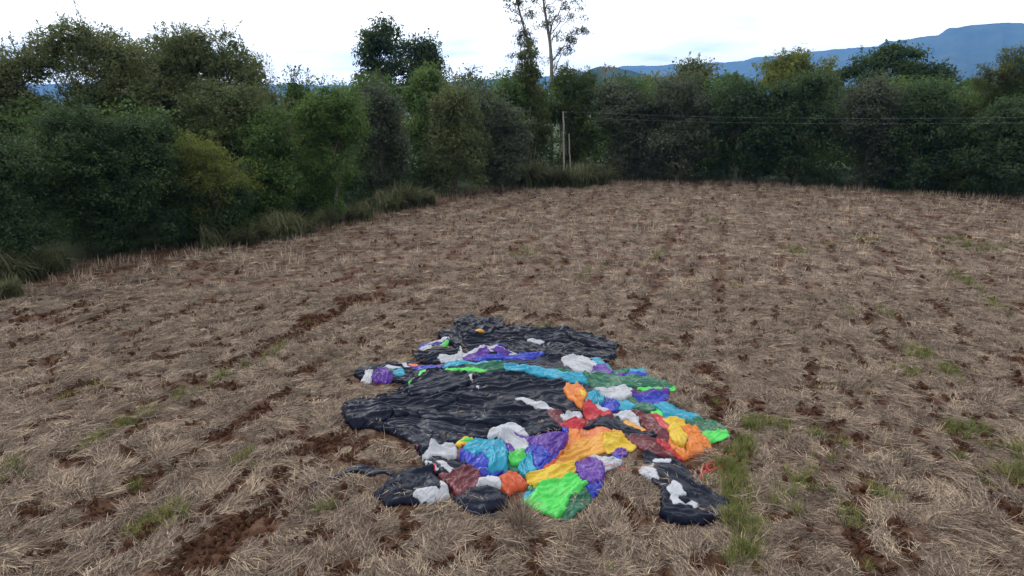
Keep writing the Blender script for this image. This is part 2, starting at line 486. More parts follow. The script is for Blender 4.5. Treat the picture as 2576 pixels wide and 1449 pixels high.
# ------------------------------------------------------------------ mountains and the hazy air in front of them
def mountain_material():
    m, n, l, bs, out = nodes_of('forested_mountain')
    co = objcoord(n)
    f = noise_node(n, l, 0.004, 8, 0.65, co)
    l.new(ramp(n, l, f, [(0.35, (.012, .026, .014)), (0.58, (.040, .058, .028)), (0.74, (.10, .095, .07))]), bs.inputs['Base Color'])
    bs.inputs['Roughness'].default_value = 1.0
    bs.inputs['Specular IOR Level'].default_value = 0.0
    return m
MOUNT = mountain_material()
MTOP = []
def build_mountain(name, label, prof, r0, rr, r3, seed, a0, a1, rough=0.05):
    px = np.array([p[0] for p in prof], float); py = np.array([p[1] for p in prof], float)
    dx, dy, dz = ray(px, py)
    az = np.arctan2(dx, dy); el = dz / np.hypot(dx, dy)
    na, ns = 420, 60
    A = np.linspace(math.radians(a0), math.radians(a1), na)
    ridge = np.interp(A, az, el) * rr + CAM_H
    ridge = ridge + 0.012 * rr * 0.10 * fbm(A * 60, A * 0 + 3.3, seed, 5)
    s = np.linspace(0, 1, ns)
    R = np.where(s < .65, r0 + (rr - r0) * s / .65, rr + (r3 - rr) * (s - .65) / .35)
    shape = np.where(s < .65, (s / .65) ** 1.25, 1 - ((s - .65) / .35) ** 1.1)
    RR, AA = np.meshgrid(R, A, indexing='ij')
    H = ridge[None] * shape[:, None]
    nz = fbm(AA * 38 + RR * .0002, RR * .00055, seed + 5, 5)
    H = H * (1 + 0.22 * nz * (np.sin(np.clip(s / .65, 0, 1) * math.pi)[:, None])) - 2
    co = np.stack([RR * np.sin(AA), RR * np.cos(AA), H], -1).reshape(-1, 3)
    MTOP.append(float(H.max()))
    i = np.arange(ns - 1)[:, None] * na; j = np.arange(na - 1)[None]
    q = np.stack([i + j, i + na + j, i + na + j + 1, i + j + 1], -1).reshape(-1, 4)
    tag(link(name, new_mesh(name, co, quads=q), MOUNT), label, kind='structure')
build_mountain('mountain_range', 'long blue mountain ridge behind the trees',
    [(-600, 205), (0, 212), (250, 208), (450, 205), (700, 212), (900, 214), (1240, 198), (1400, 188), (1500, 178), (1570, 165), (1650, 163), (1760, 158), (1850, 152),
     (1880, 148), (1900, 143), (2000, 134), (2050, 127), (2100, 122), (2180, 115), (2400, 110), (3200, 120)], 6600, 9600, 10800, 3, -52, 56)
build_mountain('mountain', 'high blue mountain on the right behind the trees',
    [(1300, 268), (1700, 240), (1900, 215), (2050, 175), (2150, 140), (2200, 122), (2212, 112), (2230, 103), (2300, 95), (2360, 86), (2385, 70), (2410, 67), (2440, 60), (2500, 56),
     (2540, 54), (2555, 57), (2700, 58), (2900, 75), (3300, 110)], 5100, 8100, 9300, 17, 8, 58)
build_mountain('wooded_hill', 'low wooded hill between the tall sparse trees and mountains',
    [(1330, 268), (1440, 210), (1480, 174), (1510, 165), (1550, 167), (1600, 178), (1660, 200), (1760, 245), (1800, 268)], 1500, 2200, 2700, 41, 2, 17)

def build_haze():
    m = bpy.data.materials.new('haze'); m.use_nodes = True
    n, l = m.node_tree.nodes, m.node_tree.links
    n.clear()
    out = n.new('ShaderNodeOutputMaterial')
    v = n.new('ShaderNodeVolumePrincipled')
    v.inputs['Color'].default_value = (0.22, 0.48, 1.0, 1)
    v.inputs['Density'].default_value = 0.85e-4
    v.inputs['Anisotropy'].default_value = 0.1
    l.new(v.outputs[0], out.inputs['Volume'])
    x0, x1, y0, y1, z0, z1 = -12000, 12000, -1500, 11600, -3.0, max(MTOP) + 6
    co = [(x, y, z) for z in (z0, z1) for y in (y0, y1) for x in (x0, x1)]
    q = [(0, 2, 3, 1), (4, 5, 7, 6), (0, 1, 5, 4), (1, 3, 7, 5), (3, 2, 6, 7), (2, 0, 4, 6)]
    tag(link('haze', new_mesh('haze', co, quads=q, shade=False), m), kind='stuff')
build_haze()

# ------------------------------------------------------------------ trees
def leaf_quads(rng, cen, nrm, size, tint, slim=0.42, droop=0.0):
    """diamond leaves at cen facing nrm"""
    n = len(cen)
    d = rng.normal(size=(n, 3)); d[:, 2] -= droop
    d -= (d * nrm).sum(1)[:, None] * nrm * 0.75
    d /= np.linalg.norm(d, axis=1)[:, None] + 1e-9
    s = np.cross(d, nrm); s /= np.linalg.norm(s, axis=1)[:, None] + 1e-9
    L = size[:, None]
    a = cen - d * L * .5; b = cen + s * L * slim * .5 + nrm * L * .06; c = cen + d * L * .5 - nrm * L * .05; e = cen - s * L * slim * .5 + nrm * L * .06
    co = np.stack([a, b, c, e], 1).reshape(-1, 3)
    return co, np.arange(n * 4).reshape(-1, 4), np.repeat(tint, 4)
def unit(rng, n):
    v = rng.normal(size=(n, 3)); return v / np.linalg.norm(v, axis=1)[:, None]
def foliage(geo, rng, lobes, n_clump, per, leaf, spread, slim=0.42, droop=0.0, up=0.35, inner=0.55, tint=(0.5, 0.22)):
    """lobes: (cx,cy,cz,rx,ry,rz). clumps of leaves fill the outer shell of each lobe"""
    lobes = np.asarray(lobes, float)
    w = (lobes[:, 3] * lobes[:, 4] * lobes[:, 5]) ** (2 / 3.0); w /= w.sum()
    k = rng.choice(len(lobes), n_clump, p=w)
    lb = lobes[k]
    v = unit(rng, n_clump); v[:, 2] = v[:, 2] * 0.9 + up * np.abs(rng.normal(size=n_clump)) * .5
    v /= np.linalg.norm(v, axis=1)[:, None]
    rad = inner + (1 - inner) * rng.random(n_clump) ** 0.55
    out_ = rng.random(n_clump) < .18
    rad[out_] *= 1.05 + .45 * rng.random(out_.sum())
    cc = lb[:, :3] + v * lb[:, 3:] * rad[:, None]
    # clump tint: one hue per lobe with some scatter
    lt = np.clip(rng.normal(tint[0], tint[1] * .7, len(lobes)), 0, 1)[k] + rng.normal(0, tint[1] * .6, n_clump)
    m = n_clump * per
    ci = np.repeat(np.arange(n_clump), per)
    off = np.clip(rng.normal(size=(m, 3)), -1.7, 1.7) * spread * np.array([1, 1, .62]); off[:, 2] -= droop * spread * .5
    cen = cc[ci] + off
    nr = v[ci] * 0.6 + rng.normal(size=(m, 3)) * 0.6 + np.array([0, 0, .45])
    nr /= np.linalg.norm(nr, axis=1)[:, None]
    sz = leaf * (0.6 + 0.8 * rng.random(m))
    co, q, t = leaf_quads(rng, cen, nr, sz, np.clip(lt[ci] + rng.normal(0, .10, m), 0, 1), slim, droop)
    geo.add(co, quads=q, at=t)
    return cc
def limb(geo, rng, p0, p1, r0, r1, n=7, wob=0.06, sides=6):
    t = np.linspace(0, 1, n)[:, None]
    p0, p1 = np.asarray(p0, float), np.asarray(p1, float)
    L = np.linalg.norm(p1 - p0)
    mid = (p0 + p1) / 2 + np.array([0, 0, 0.12 * L])
    pts = (1 - t) ** 2 * p0 + 2 * t * (1 - t) * mid + t * t * p1
    w = rng.normal(size=(n, 3)) * L * wob * .35; w[0] = 0; w[-1] = 0
    tube(geo, pts + w, np.linspace(r0, r1, n), sides)

def hull_lobes(rng, w, d, z0, z1, kind, n):
    """lobes filling a crown box of width w, depth d from z0 to z1 around the origin"""
    out = []
    H = z1 - z0
    for i in range(n):
        if kind == 'umbrella':
            rr = math.sqrt(rng.random()); a = rng.random() * 6.283
            z = z0 + H * (.40 + .50 * (1 - rr * rr) + .07 * rng.normal())
            out.append((rr * w * .5 * math.cos(a), rr * d * .5 * math.sin(a), z, w * .10, d * .10, H * .065))
        elif kind == 'cone':
            f = (i + .5) / n; rr = (1 - f ** 1.6) * .62 + .10; a = rng.random() * 6.283; q = math.sqrt(rng.random())
            out.append((rr * w * .5 * q * math.cos(a), rr * d * .5 * q * math.sin(a), z0 + H * (.08 + .84 * f), w * .24 * (1.1 - .5 * f), d * .24 * (1.1 - .5 * f), H * .13))
        elif kind == 'column':
            f = (i + .5) / n; a = rng.random() * 6.283; q = math.sqrt(rng.random()) * .32 * (1.2 - .75 * f)
            out.append((w * q * math.cos(a), d * q * math.sin(a), z0 + H * (.05 + .9 * f), w * .26 * (1.1 - .55 * f), d * .26 * (1.1 - .55 * f), H * .10))
        else:
            v = rng.normal(size=3); v /= np.linalg.norm(v); q = rng.random() ** .45
            if kind == 'dense':
                f = rng.random() ** .85; a = rng.random() * 6.283; pr = math.sin(math.pi * (.16 + .74 * f)) ** .6 * rng.random() ** .4
                v = np.array([math.cos(a) * pr, math.sin(a) * pr, 2 * f - 1]); q = 1.0
            if kind == 'vase': v[2] = abs(v[2]) * .9 - .15
            k = (.27 if n < 50 else .19) if kind == 'dense' else (.23 if kind == 'vase' else .27)
            k *= .6 + .85 * rng.random()
            out.append((v[0] * q * w * .5 * (1 - k * .8), v[1] * q * d * .5 * (1 - k * .8), (z0 + z1) / 2 + v[2] * q * H * .5 * (1 - k * .75),
                        w * k * .62, d * k * .62, H * k * .50 if kind != 'vase' else H * k * .42))
    return out
def tree(name, label, cat, box, kind, leafkey, seed, group=None, cover=1.25, leaf=None, nl=None, slim=.42, droop=0.0, bark=BARK, depth=.85,
         per=26, spread=None, core=1.0, inner=.5, tint=(.5, .22), trunk_r=None, limbs=8, twigs=0, up=.35, sprigs=16):
    x0, x1, yt, yb, Y = box
    rng = np.random.default_rng(seed)
    xm = (x0 + x1) / 2
    X = at_depth(xm, (yt + yb) / 2, Y)[0]
    zt = at_depth(xm, yt, Y)[2]; zb = max(0.15, at_depth(xm, yb, Y)[2])
    w = at_depth(x1, (yt + yb) / 2, Y)[0] - at_depth(x0, (yt + yb) / 2, Y)[0]
    d = w * depth
    leaf = leaf or float(np.clip(.0040 * Y, .17, .42))
    root = empty(name, (X, Y, 0))
    tag(root, label, cat, group)
    n_l = nl or {'dense': 34, 'vase': 22, 'umbrella': 30, 'cone': 18, 'column': 14, 'loose': 18}[kind]
    lobes = hull_lobes(rng, w, d, zb, zt, kind, n_l)
    la = np.array(lobes, float)
    xa, xb = (la[:, 0] - la[:, 3]).min(), (la[:, 0] + la[:, 3]).max()
    la[:, 0] = (la[:, 0] - (xa + xb) / 2) * w / (xb - xa); la[:, 3] *= w / (xb - xa); la[:, 1] *= w / (xb - xa); la[:, 4] *= w / (xb - xa)
    za, zc = (la[:, 2] - la[:, 5]).min(), (la[:, 2] + la[:, 5]).max()
    kz = (zt - zb) / (zc - za); la[:, 2] = zb + (la[:, 2] - za) * kz; la[:, 5] *= kz
    lobes = [tuple(r) for r in la]
    g = Geo()
    area = sum(4 * math.pi * ((l[3] * l[4] * l[5]) ** (2 / 3)) for l in lobes) * .6
    nleaf = int(np.clip(area * cover / (leaf * leaf * slim * .5) / 2.2, 1500, 42000))
    cc = foliage(g, rng, lobes, max(60, nleaf // per), per, leaf, spread or leaf * 1.45, slim, droop, up, inner, tint)
    if core:  # added inner leaves, larger and darker, to block light through the crown
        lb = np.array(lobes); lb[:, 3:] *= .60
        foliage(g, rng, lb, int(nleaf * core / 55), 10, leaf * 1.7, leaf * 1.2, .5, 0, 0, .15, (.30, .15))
    t = Geo()
    la = np.array(lobes)
    hi = np.argsort(-la[:, 2])[:max(4, len(la) * 2 // 3)]
    for _ in range(sprigs):                                   # leafy shoots that break the outline
        l = la[rng.choice(hi)]
        v = rng.normal(size=3); v[2] = abs(v[2]) + .3; v /= np.linalg.norm(v)
        b0 = l[:3] + v * l[3:] * .85
        dr = v * .7 + np.array([0, 0, .7]) + rng.normal(size=3) * .15; L = rng.uniform(.5, 1.2) * min(leaf * 6, 1.25)
        tt = np.linspace(0, 1, 5)[:, None]
        pts = b0 + dr * L * tt + np.array([0, 0, -.25 * L]) * tt ** 2
        tube(g, pts, np.linspace(.03, .008, 5), 3, .05)
        m_ = 26
        k = rng.uniform(.05, 1, m_)
        cen = b0 + dr * L * k[:, None] + np.array([0, 0, -.25 * L]) * (k ** 2)[:, None] + rng.normal(size=(m_, 3)) * leaf * .62 * (1.15 - k)[:, None]
        nn = rng.normal(size=(m_, 3)) * .7 + np.array([0, 0, .7]); nn /= np.linalg.norm(nn, axis=1)[:, None]
        co, q, at = leaf_quads(rng, cen, nn, leaf * rng.uniform(.7, 1.2, m_), np.clip(rng.normal(.62, .2, m_), 0, 1), slim, .3)
        g.add(co, quads=q, at=at)
    me = g.mesh(name + '_crown', attr='tint')
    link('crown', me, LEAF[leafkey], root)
    r0 = trunk_r or max(.09, .022 * zt)
    top = zb + (zt - zb) * .6
    lean = rng.normal(size=2) * .03 * zt
    trunk = [(0, 0, -.1), (lean[0] * .3, lean[1] * .3, top * .35), (lean[0] * .7, lean[1] * .7, top * .7), (lean[0], lean[1], top)]
    tp = np.array(trunk)
    tt = np.linspace(0, 3, 10)
    tp = np.stack([np.interp(tt, range(4), tp[:, k]) for k in range(3)], 1)
    tube(t, tp, np.linspace(r0, r0 * .35, 10), 8)
    idx = rng.permutation(len(lobes))[:limbs]
    for i in idx:
        l = lobes[i]
        f = rng.uniform(.35, .95)
        k = f * 9
        p0 = np.array([np.interp(k, range(10), tp[:, j]) for j in range(3)])
        limb(t, rng, p0, (l[0], l[1], l[2]), r0 * .42 * (1.1 - .5 * f), r0 * .07, wob=.10)
    for i in rng.permutation(len(cc))[:twigs]:
        l = lobes[rng.integers(len(lobes))]
        j = int(np.argmin(((np.asarray(lobes)[:, :3] - cc[i]) ** 2).sum(1)))
        limb(t, rng, lobes[j][:3], cc[i] + rng.normal(size=3) * leaf, r0 * .09, r0 * .02, n=4, sides=3, wob=.15)
    link('trunk', t.mesh(name + '_trunk'), bark, root)
    return root

T = tree
# --- left side of the field, big trees and the dark bushes below them
T('spreading_tree', 'big airy spreading tree, tallest at the far left, with feathery crown against the sky', 'tree', (35, 455, 42, 470, 55), 'dense', 'olive', 101, sprigs=70, cover=1.9, leaf=.27, nl=80, slim=.30, droop=.5, twigs=160, limbs=16, depth=.7)
T('spreading_tree', 'big airy tree with leaning dark trunk, beside the tallest one on the left', 'tree', (365, 722, 64, 470, 58), 'dense', 'olive', 102, sprigs=70, cover=1.9, leaf=.27, nl=70, slim=.30, droop=.5, twigs=160, limbs=16, depth=.7)
T('spreading_tree', 'airy olive tree filling the dip between the two big ones on the left', 'tree', (270, 560, 92, 420, 63), 'dense', 'olive', 151, sprigs=70, cover=1.5, leaf=.28, nl=60)
T('airy_tree', 'small airy tree cut by the left frame edge behind the dark bushes', 'tree', (-160, 120, 135, 430, 52), 'dense', 'olive', 103, sprigs=70, cover=2.2, leaf=.26, nl=30, slim=.3, droop=.4, twigs=80, depth=.8)
T('evergreen_bush', 'dark dense leafy bush at the left frame edge above the cane grass', 'bush', (-170, 150, 330, 700, 38), 'dense', 'dark', 104, cover=1.5)
T('evergreen_tree', 'dark dense evergreen in front of the tallest airy tree on the left', 'tree', (70, 330, 250, 690, 42), 'dense', 'dark', 105, cover=1.5)
T('evergreen_tree', 'broad dark evergreen with a thin pale trunk below, left of the yellowish tree', 'tree', (250, 500, 285, 650, 45), 'dense', 'dark', 106, cover=1.5)
T('evergreen_tree', 'low dark evergreen on the bank under the yellowish drooping tree', 'tree', (420, 640, 420, 620, 47), 'dense', 'dark', 107, cover=1.5)
T('yellowish_tree', 'yellow green tree with drooping sprays in front of the dark evergreens', 'tree', (400, 665, 318, 545, 46), 'loose', 'yellow', 108, cover=.55, core=0, slim=.30, droop=.8, nl=40, twigs=200, limbs=16, depth=.5)
T('leafy_tree', 'mid green leafy tree between the yellowish tree and the bright green one', 'tree', (590, 770, 260, 580, 52), 'dense', 'mid', 109)
T('leafy_tree', 'grey green tree filling the gap behind the yellowish drooping tree', 'tree', (440, 720, 200, 430, 55), 'loose', 'olive', 110, cover=1.1, twigs=60)
T('bright_tree', 'bright green full leafy tree reaching the ground beside the cane grass', 'tree', (735, 930, 192, 560, 56), 'dense', 'bright', 111, nl=30, depth=.8)
T('leafy_tree', 'mid green tree with narrow tips just right of the big airy trees', 'tree', (690, 830, 180, 480, 66), 'dense', 'mid', 112, sprigs=34)
T('grey_tree', 'grey green tree right behind the bright green full tree', 'tree', (890, 1030, 205, 520, 66), 'dense', 'grey', 113, sprigs=34)
T('leafy_tree', 'dark green tree under the tall round headed tree', 'tree', (830, 1010, 185, 420, 80), 'dense', 'mid', 114, sprigs=34)
T('light_tree', 'light green topped tree in front of the tall round headed tree', 'tree', (1000, 1145, 160, 440, 78), 'dense', 'bright', 115, sprigs=34)
T('round_headed_tree', 'tall dark tree with rounded clustered crown standing above the wood against white sky', 'tree', (895, 1055, 32, 330, 106), 'dense', 'dark', 116, cover=1.6, nl=55, twigs=60, limbs=14, inner=.6)
T('round_headed_tree', 'shorter round headed dark tree joined to the right of the tallest round headed one', 'tree', (1005, 1125, 86, 330, 108), 'dense', 'dark', 117, cover=1.6, nl=36, twigs=50, limbs=10, inner=.6)
T('loose_tree', 'thin loose tree with pale twigs right of the light green topped tree', 'tree', (1110, 1260, 160, 330, 92), 'vase', 'grey', 118, cover=.5, core=0, nl=20, twigs=120, limbs=14)
T('brown_green_tree', 'brownish green tree over the dark hollow at the field margin', 'tree', (1060, 1230, 205, 490, 73), 'dense', 'olive', 119, sprigs=34)
T('grey_tree', 'grey twiggy tree left of the vine covered column', 'tree', (1185, 1340, 215, 480, 77), 'loose', 'grey', 120, cover=1.2, twigs=160, bark=BARK_PALE)
T('vine_column', 'tall narrow trunk wrapped in green vines like a column', 'tree', (1285, 1370, 105, 440, 86), 'column', 'bamboo', 121, cover=1.5, nl=18)
T('leafy_tree', 'dark green tree at the foot of the vine covered column', 'tree', (1225, 1330, 188, 470, 84), 'dense', 'mid', 122)
# --- back of the field
T('bamboo_thicket', 'dark bamboo thicket with drooping tips behind the wooden pole', 'bamboo', (1365, 1505, 160, 450, 94), 'dense', 'bamboo', 123, slim=.22, droop=.9, nl=22)
T('dark_tree', 'dark full tree right of the bamboo thicket behind the pole', 'tree', (1525, 1625, 196, 340, 98), 'dense', 'dark', 124)
T('autumn_tree', 'orange brown thin crowned tree in front of the wooded hill', 'tree', (1490, 1600, 165, 330, 135), 'loose', 'autumn', 125, cover=.5, core=0, twigs=120)
T('autumn_tree', 'yellowish thin crowned tree right of the orange brown one', 'tree', (1580, 1680, 180, 330, 132), 'loose', 'yellow', 126, cover=.5, core=0, twigs=120)
T('grey_thicket', 'grey brown twiggy thicket behind the cane grass and wooden pole', 'bush', (1480, 1670, 195, 465, 90), 'loose', 'grey', 127, cover=1.3, twigs=200)
T('rounded_tree', 'rounded olive green tree below the far blue ridge', 'tree', (1660, 1830, 150, 310, 100), 'dense', 'olive', 128, nl=24)
T('small_round_tree', 'small round crowned tree right of the rounded olive tree', 'tree', (1798, 1870, 186, 270, 108), 'dense', 'mid', 129)
T('grey_thicket', 'dark grey thicket with spreading lower branches at the back of the field', 'bush', (1610, 1810, 186, 470, 87), 'dense', 'grey', 130)
T('feathery_tree', 'feathery light green tree poking above the back wood', 'tree', (1893, 2050, 118, 250, 106), 'vase', 'yellow', 131, cover=1.5, slim=.28, twigs=100)
T('dark_tree', 'dark leafy tree below the small round crowned tree at the back', 'tree', (1760, 1960, 190, 470, 85), 'dense', 'dark', 132, sprigs=34)
T('pale_tree', 'pale yellow green tree left of the umbrella shaped tree', 'tree', (2000, 2125, 150, 280, 104), 'loose', 'yellow', 133, cover=1.4, twigs=80)
T('umbrella_tree', 'dark umbrella shaped tree with layered flat crown before the mountain', 'tree', (2085, 2375, 112, 300, 100), 'umbrella', 'dark', 134, cover=1.9, nl=60, limbs=22, twigs=80)
T('side_crown_tree', 'small dark tree beside the umbrella shaped one on its right', 'tree', (2300, 2400, 160, 260, 99), 'loose', 'dark', 135, cover=1.8)
T('dark_tree', 'dark green tree below the feathery light green tree', 'tree', (1905, 2120, 174, 475, 83), 'dense', 'dark', 136, sprigs=34)
T('grey_tree', 'grey green tree with pale bare branches below the umbrella shaped tree', 'tree', (2080, 2285, 188, 480, 80), 'dense', 'grey', 137, twigs=60)
T('dark_tree', 'dark tree right of the grey one with pale branches', 'tree', (2220, 2410, 192, 490, 77), 'dense', 'dark', 138, sprigs=34)
T('dark_bush', 'dark low bush in the middle of the back wood edge', 'bush', (1830, 1985, 330, 472, 86), 'dense', 'dark', 152)
T('yellow_green_tree', 'yellow green tree top peeping out beside the right bamboo', 'tree', (2385, 2490, 212, 340, 96), 'loose', 'yellow', 139, cover=1.0)
T('dark_bush', 'dark leafy bush at the right frame edge below the bamboo', 'bush', (2430, 2670, 245, 510, 71), 'dense', 'dark', 140)
T('bamboo_thicket', 'bamboo thicket with thin upright culms in front of the mountain', 'bamboo', (2350, 2500, 250, 500, 76), 'column', 'bamboo', 141, slim=.22, droop=.8, nl=24)

# --- tall sparse eucalyptus pair and other special plants
def eucalyptus(label, base_px, Y, path, branches, seed):
    rng = np.random.default_rng(seed)
    X = ground_x(base_px, Y)
    root = empty('eucalyptus_tree', (X, Y, 0)); tag(root, label, 'tree')
    t = Geo(); g = Geo()
    P = [(0, 0, -.1)] + [tuple(np.array(at_depth(px, py, Y)) - np.array([X, Y, 0])) for px, py in path]
    P = np.array(P); tt = np.linspace(0, len(P) - 1, 24)
    tp = np.stack([np.interp(tt, range(len(P)), P[:, k]) for k in range(3)], 1)
    tp[:, 1] += np.cumsum(rng.normal(size=24)) * .06
    tube(t, tp, np.linspace(.34, .07, 24), 8)
    lob = []
    for px, py, s, dy in branches:
        e = np.array(at_depth(px, py, Y)) - np.array([X, Y, 0]); e[1] += dy
        k = np.argmin(np.abs(tp[:, 2] - (e[2] - 2.2 - 0.5 * abs(e[0] - np.interp(e[2], tp[:, 2], tp[:, 0])))))
        limb(t, rng, tp[k], e, .09, .02, wob=.12, sides=5)
        for _ in range(3):
            lob.append((e[0] + rng.normal() * s * .75, e[1] + rng.normal() * s * .6, e[2] + rng.normal() * s * .6, s * .55, s * .55, s * .5))
    foliage(g, rng, lob, len(lob) * 8, 8, .40, .34, .26, .9, inner=.2, tint=(.35, .25))
    link('crown', g.mesh('eucalyptus_crown', attr='tint'), LEAF['grey'], root)
    link('trunk', t.mesh('eucalyptus_trunk'), BARK_PALE, root)
eucalyptus('tall sparse eucalyptus with bare forking trunk rising out of the top of the frame', 1388, 104,
           [(1386, 300), (1388, 165), (1384, 110), (1376, 60), (1368, 10), (1362, -40), (1358, -90)],
           [(1360, 15, .9, 0), (1385, 38, 1.0, .8), (1366, 62, 1.0, -.6), (1410, 25, 1.2, .5), (1425, 5, 1.3, -.5), (1440, 38, 1.1, 0), (1470, 70, .8, .4), (1392, 85, .7, .3), (1440, 92, 1.2, -.5),
            (1432, 105, 1.2, .2), (1425, 118, 1.0, .6), (1460, 8, 1.0, 0), (1345, -8, 1.0, 1), (1410, 130, 1.0, 0), (1400, 150, 1.1, .3), (1378, -30, 1.4, 0), (1420, -40, 1.5, .4), (1450, -25, 1.3, -.4)], 201)
eucalyptus('thin sparse eucalyptus left of the tall forking one, leaves at its tips', 1336, 98,
           [(1334, 300), (1338, 160), (1330, 110), (1318, 70), (1305, 20), (1298, -30)],
           [(1300, 4, 1.0, 0), (1325, 22, .9, .3), (1298, 48, .8, -.3), (1338, 58, .9, 0), (1300, 82, .9, .5), (1320, 80, .9, -.4), (1336, 105, 1.0, 0), (1330, 120, 1.1, 0), (1345, 128, .9, .3), (1285, -5, 1.0, 0), (1316, 95, .8, 0), (1352, 140, .8, .2)], 202)
def bamboo_plumes(label, base_px, Y, tips, seed):
    rng = np.random.default_rng(seed)
    X = ground_x(base_px, Y)
    root = empty('bamboo_clump', (X, Y, 0)); tag(root, label, 'bamboo')
    t = Geo(); g = Geo()
    for px, py, s in tips:
        e = np.array(at_depth(px, py, Y)) - np.array([X, Y, 0]); e[1] += rng.normal() * 1.2
        b = np.array([rng.normal() * .8 + e[0] * .25, rng.normal() * .8, -.1])
        tt = np.linspace(0, 1, 12)[:, None]
        mid = np.array([b[0] * .6 + e[0] * .4, (b[1] + e[1]) / 2, e[2] * 1.05])
        pts = (1 - tt) ** 2 * b + 2 * tt * (1 - tt) * mid + tt ** 2 * e
        tube(t, pts, np.linspace(.05, .012, 12), 5)
        lob = []
        for k in np.linspace(.38, 1.0, 9):
            p = (1 - k) ** 2 * b + 2 * k * (1 - k) * mid + k * k * e
            r = s * (.55 + .6 * math.sin(k * 3.0))
            lob.append((p[0] + rng.normal() * .2, p[1] + rng.normal() * .2, p[2] - .2 * s, r * .62, r * .62, r * .75))
        foliage(g, rng, lob, 95, 13, .36, .26, .2, 1.0, inner=.25, tint=(.5, .3))
    link('leaves', g.mesh('bamboo_leaves', attr='tint'), LEAF['bamboo'], root)
    link('culms', t.mesh('bamboo_culms'), BARK_PALE, root)
bamboo_plumes('tall bamboo with drooping plume tips at the right frame edge', 2560, 76,
              [(2545, 122, 1.3), (2575, 128, 1.3), (2480, 165, 1.3), (2560, 118, 1.2), (2525, 140, 1.3), (2592, 120, 1.4), (2460, 195, 1.2), (2505, 200, 1.4), (2520, 165, 1.1), (2500, 178, 1.0), (2560, 165, 1.2), (2600, 150, 1.2), (2530, 200, 1.3), (2575, 210, 1.4), (2500, 230, 1.2), (2470, 260, 1.1), (2540, 250, 1.4), (2620, 220, 1.3), (2600, 280, 1.3), (2490, 300, 1.2)], 301)
bamboo_plumes('green bamboo plumes leaning out beside the vine covered column', 1330, 86,
              [(1352, 180, 1.1), (1368, 230, 1.2), (1345, 260, 1.3), (1372, 275, 1.1), (1335, 310, 1.2), (1380, 320, .9), (1300, 180, .9), (1310, 130, .8), (1330, 165, 1.0)], 302)
bamboo_plumes('arching bamboo tips above the dark thicket right of the eucalyptus', 1430, 96,
              [(1490, 205, 1.1), (1470, 185, 1.1), (1495, 235, 1.1), (1440, 175, 1.1), (1420, 190, 1.2), (1400, 200, 1.1), (1385, 215, 1.0), (1465, 260, 1.3), (1430, 250, 1.3)], 303)
def palm():
    rng = np.random.default_rng(5)
    x, y, z = at_depth(2452, 215, 102)
    root = empty('palm_tree', (x, y, 0)); tag(root, 'small palm with arching fronds between the dark trees and the bamboo', 'palm')
    t = Geo(); g = Geo()
    tube(t, [(0, 0, -.1), (.1, 0, z * .5), (0, 0, z)], [.2, .16, .13], 8)
    for k in range(18):
        a = k * 2.4; L = 2.6
        tt = np.linspace(0, 1, 14)
        el = rng.uniform(.1, 1.0)
        r = L * tt; zz = z + L * (el * tt - .9 * tt ** 2)
        p = np.stack([np.cos(a) * r, np.sin(a) * r, zz], 1)
        tube(g, p, np.linspace(.03, .008, 14), 3, .4)
        c = np.repeat(p[1:], 8, 0) + rng.normal(size=(104, 3)) * .16 - np.array([0, 0, .12])
        nn = unit(rng, 104)
        co, q, at = leaf_quads(rng, c, nn, np.full(104, .55), np.full(104, .45), .13, 1.2)
        g.add(co, quads=q, at=at)
    link('fronds', g.mesh('palm_fronds', attr='tint'), LEAF['mid'], root)
    link('trunk', t.mesh('palm_trunk'), BARK, root)
palm()

# --- woodland behind and undergrowth at the foot of the trees: masses nobody could count
def along_edge(rng, n, off0, off1, t0=0.0, t1=1.0):
    seg = np.linalg.norm(np.diff(EDGE, axis=0), axis=1); cum = np.concatenate([[0], np.cumsum(seg)]); tot = cum[-1]
    s = rng.uniform(t0 * tot, t1 * tot, n)
    x = np.interp(s, cum, EDGE[:, 0]); y = np.interp(s, cum, EDGE[:, 1])
    k = np.clip(np.searchsorted(cum, s) - 1, 0, len(seg) - 1)
    d = np.diff(EDGE, axis=0)[k] / seg[k][:, None]
    nx, ny = -d[:, 1], d[:, 0]                              # away from the field
    o = rng.uniform(off0, off1, n)
    return x + nx * o, y + ny * o, nx, ny
def masses():
    rng = np.random.default_rng(77)
    g = Geo()
    x, y, nx, ny = along_edge(rng, 420, 5.0, 11, .03, .99)
    h = rng.uniform(.5, 1.6, 420)
    lob = np.stack([x, y, h, rng.uniform(.9, 1.8, 420), rng.uniform(.9, 1.8, 420), h * .95], 1)
    foliage(g, rng, lob, 5200, 12, .27, .30, .42, .2, inner=.5, tint=(.4, .25))
    tag(link('undergrowth', g.mesh('undergrowth', attr='tint'), LEAF['dark']), 'dark leafy undergrowth along the foot of the trees', 'undergrowth', kind='stuff')
    g = Geo()
    for (t0, t1, N, nc, lf) in ((.03, .50, 620, 17000, .30), (.45, .99, 620, 13500, .42)):
        x, y, nx, ny = along_edge(rng, N, 7, 32, t0, t1)
        h = rng.uniform(0, 1, N) ** 1.0 * (7.6 + 3.4 * smooth(55, 95, y)) + .8
        lob = np.stack([x, y, h, rng.uniform(1.6, 2.8, N), rng.uniform(1.6, 2.8, N), rng.uniform(1.3, 2.1, N)], 1)
        foliage(g, rng, lob, nc, 11, lf, lf * 1.15, .45, .2, inner=.45, tint=(.4, .25))
    tag(link('woodland', g.mesh('woodland', attr='tint'), LEAF['mid']), 'continuous dark green wood behind the trees at the field edge', 'woodland', kind='stuff')
masses()

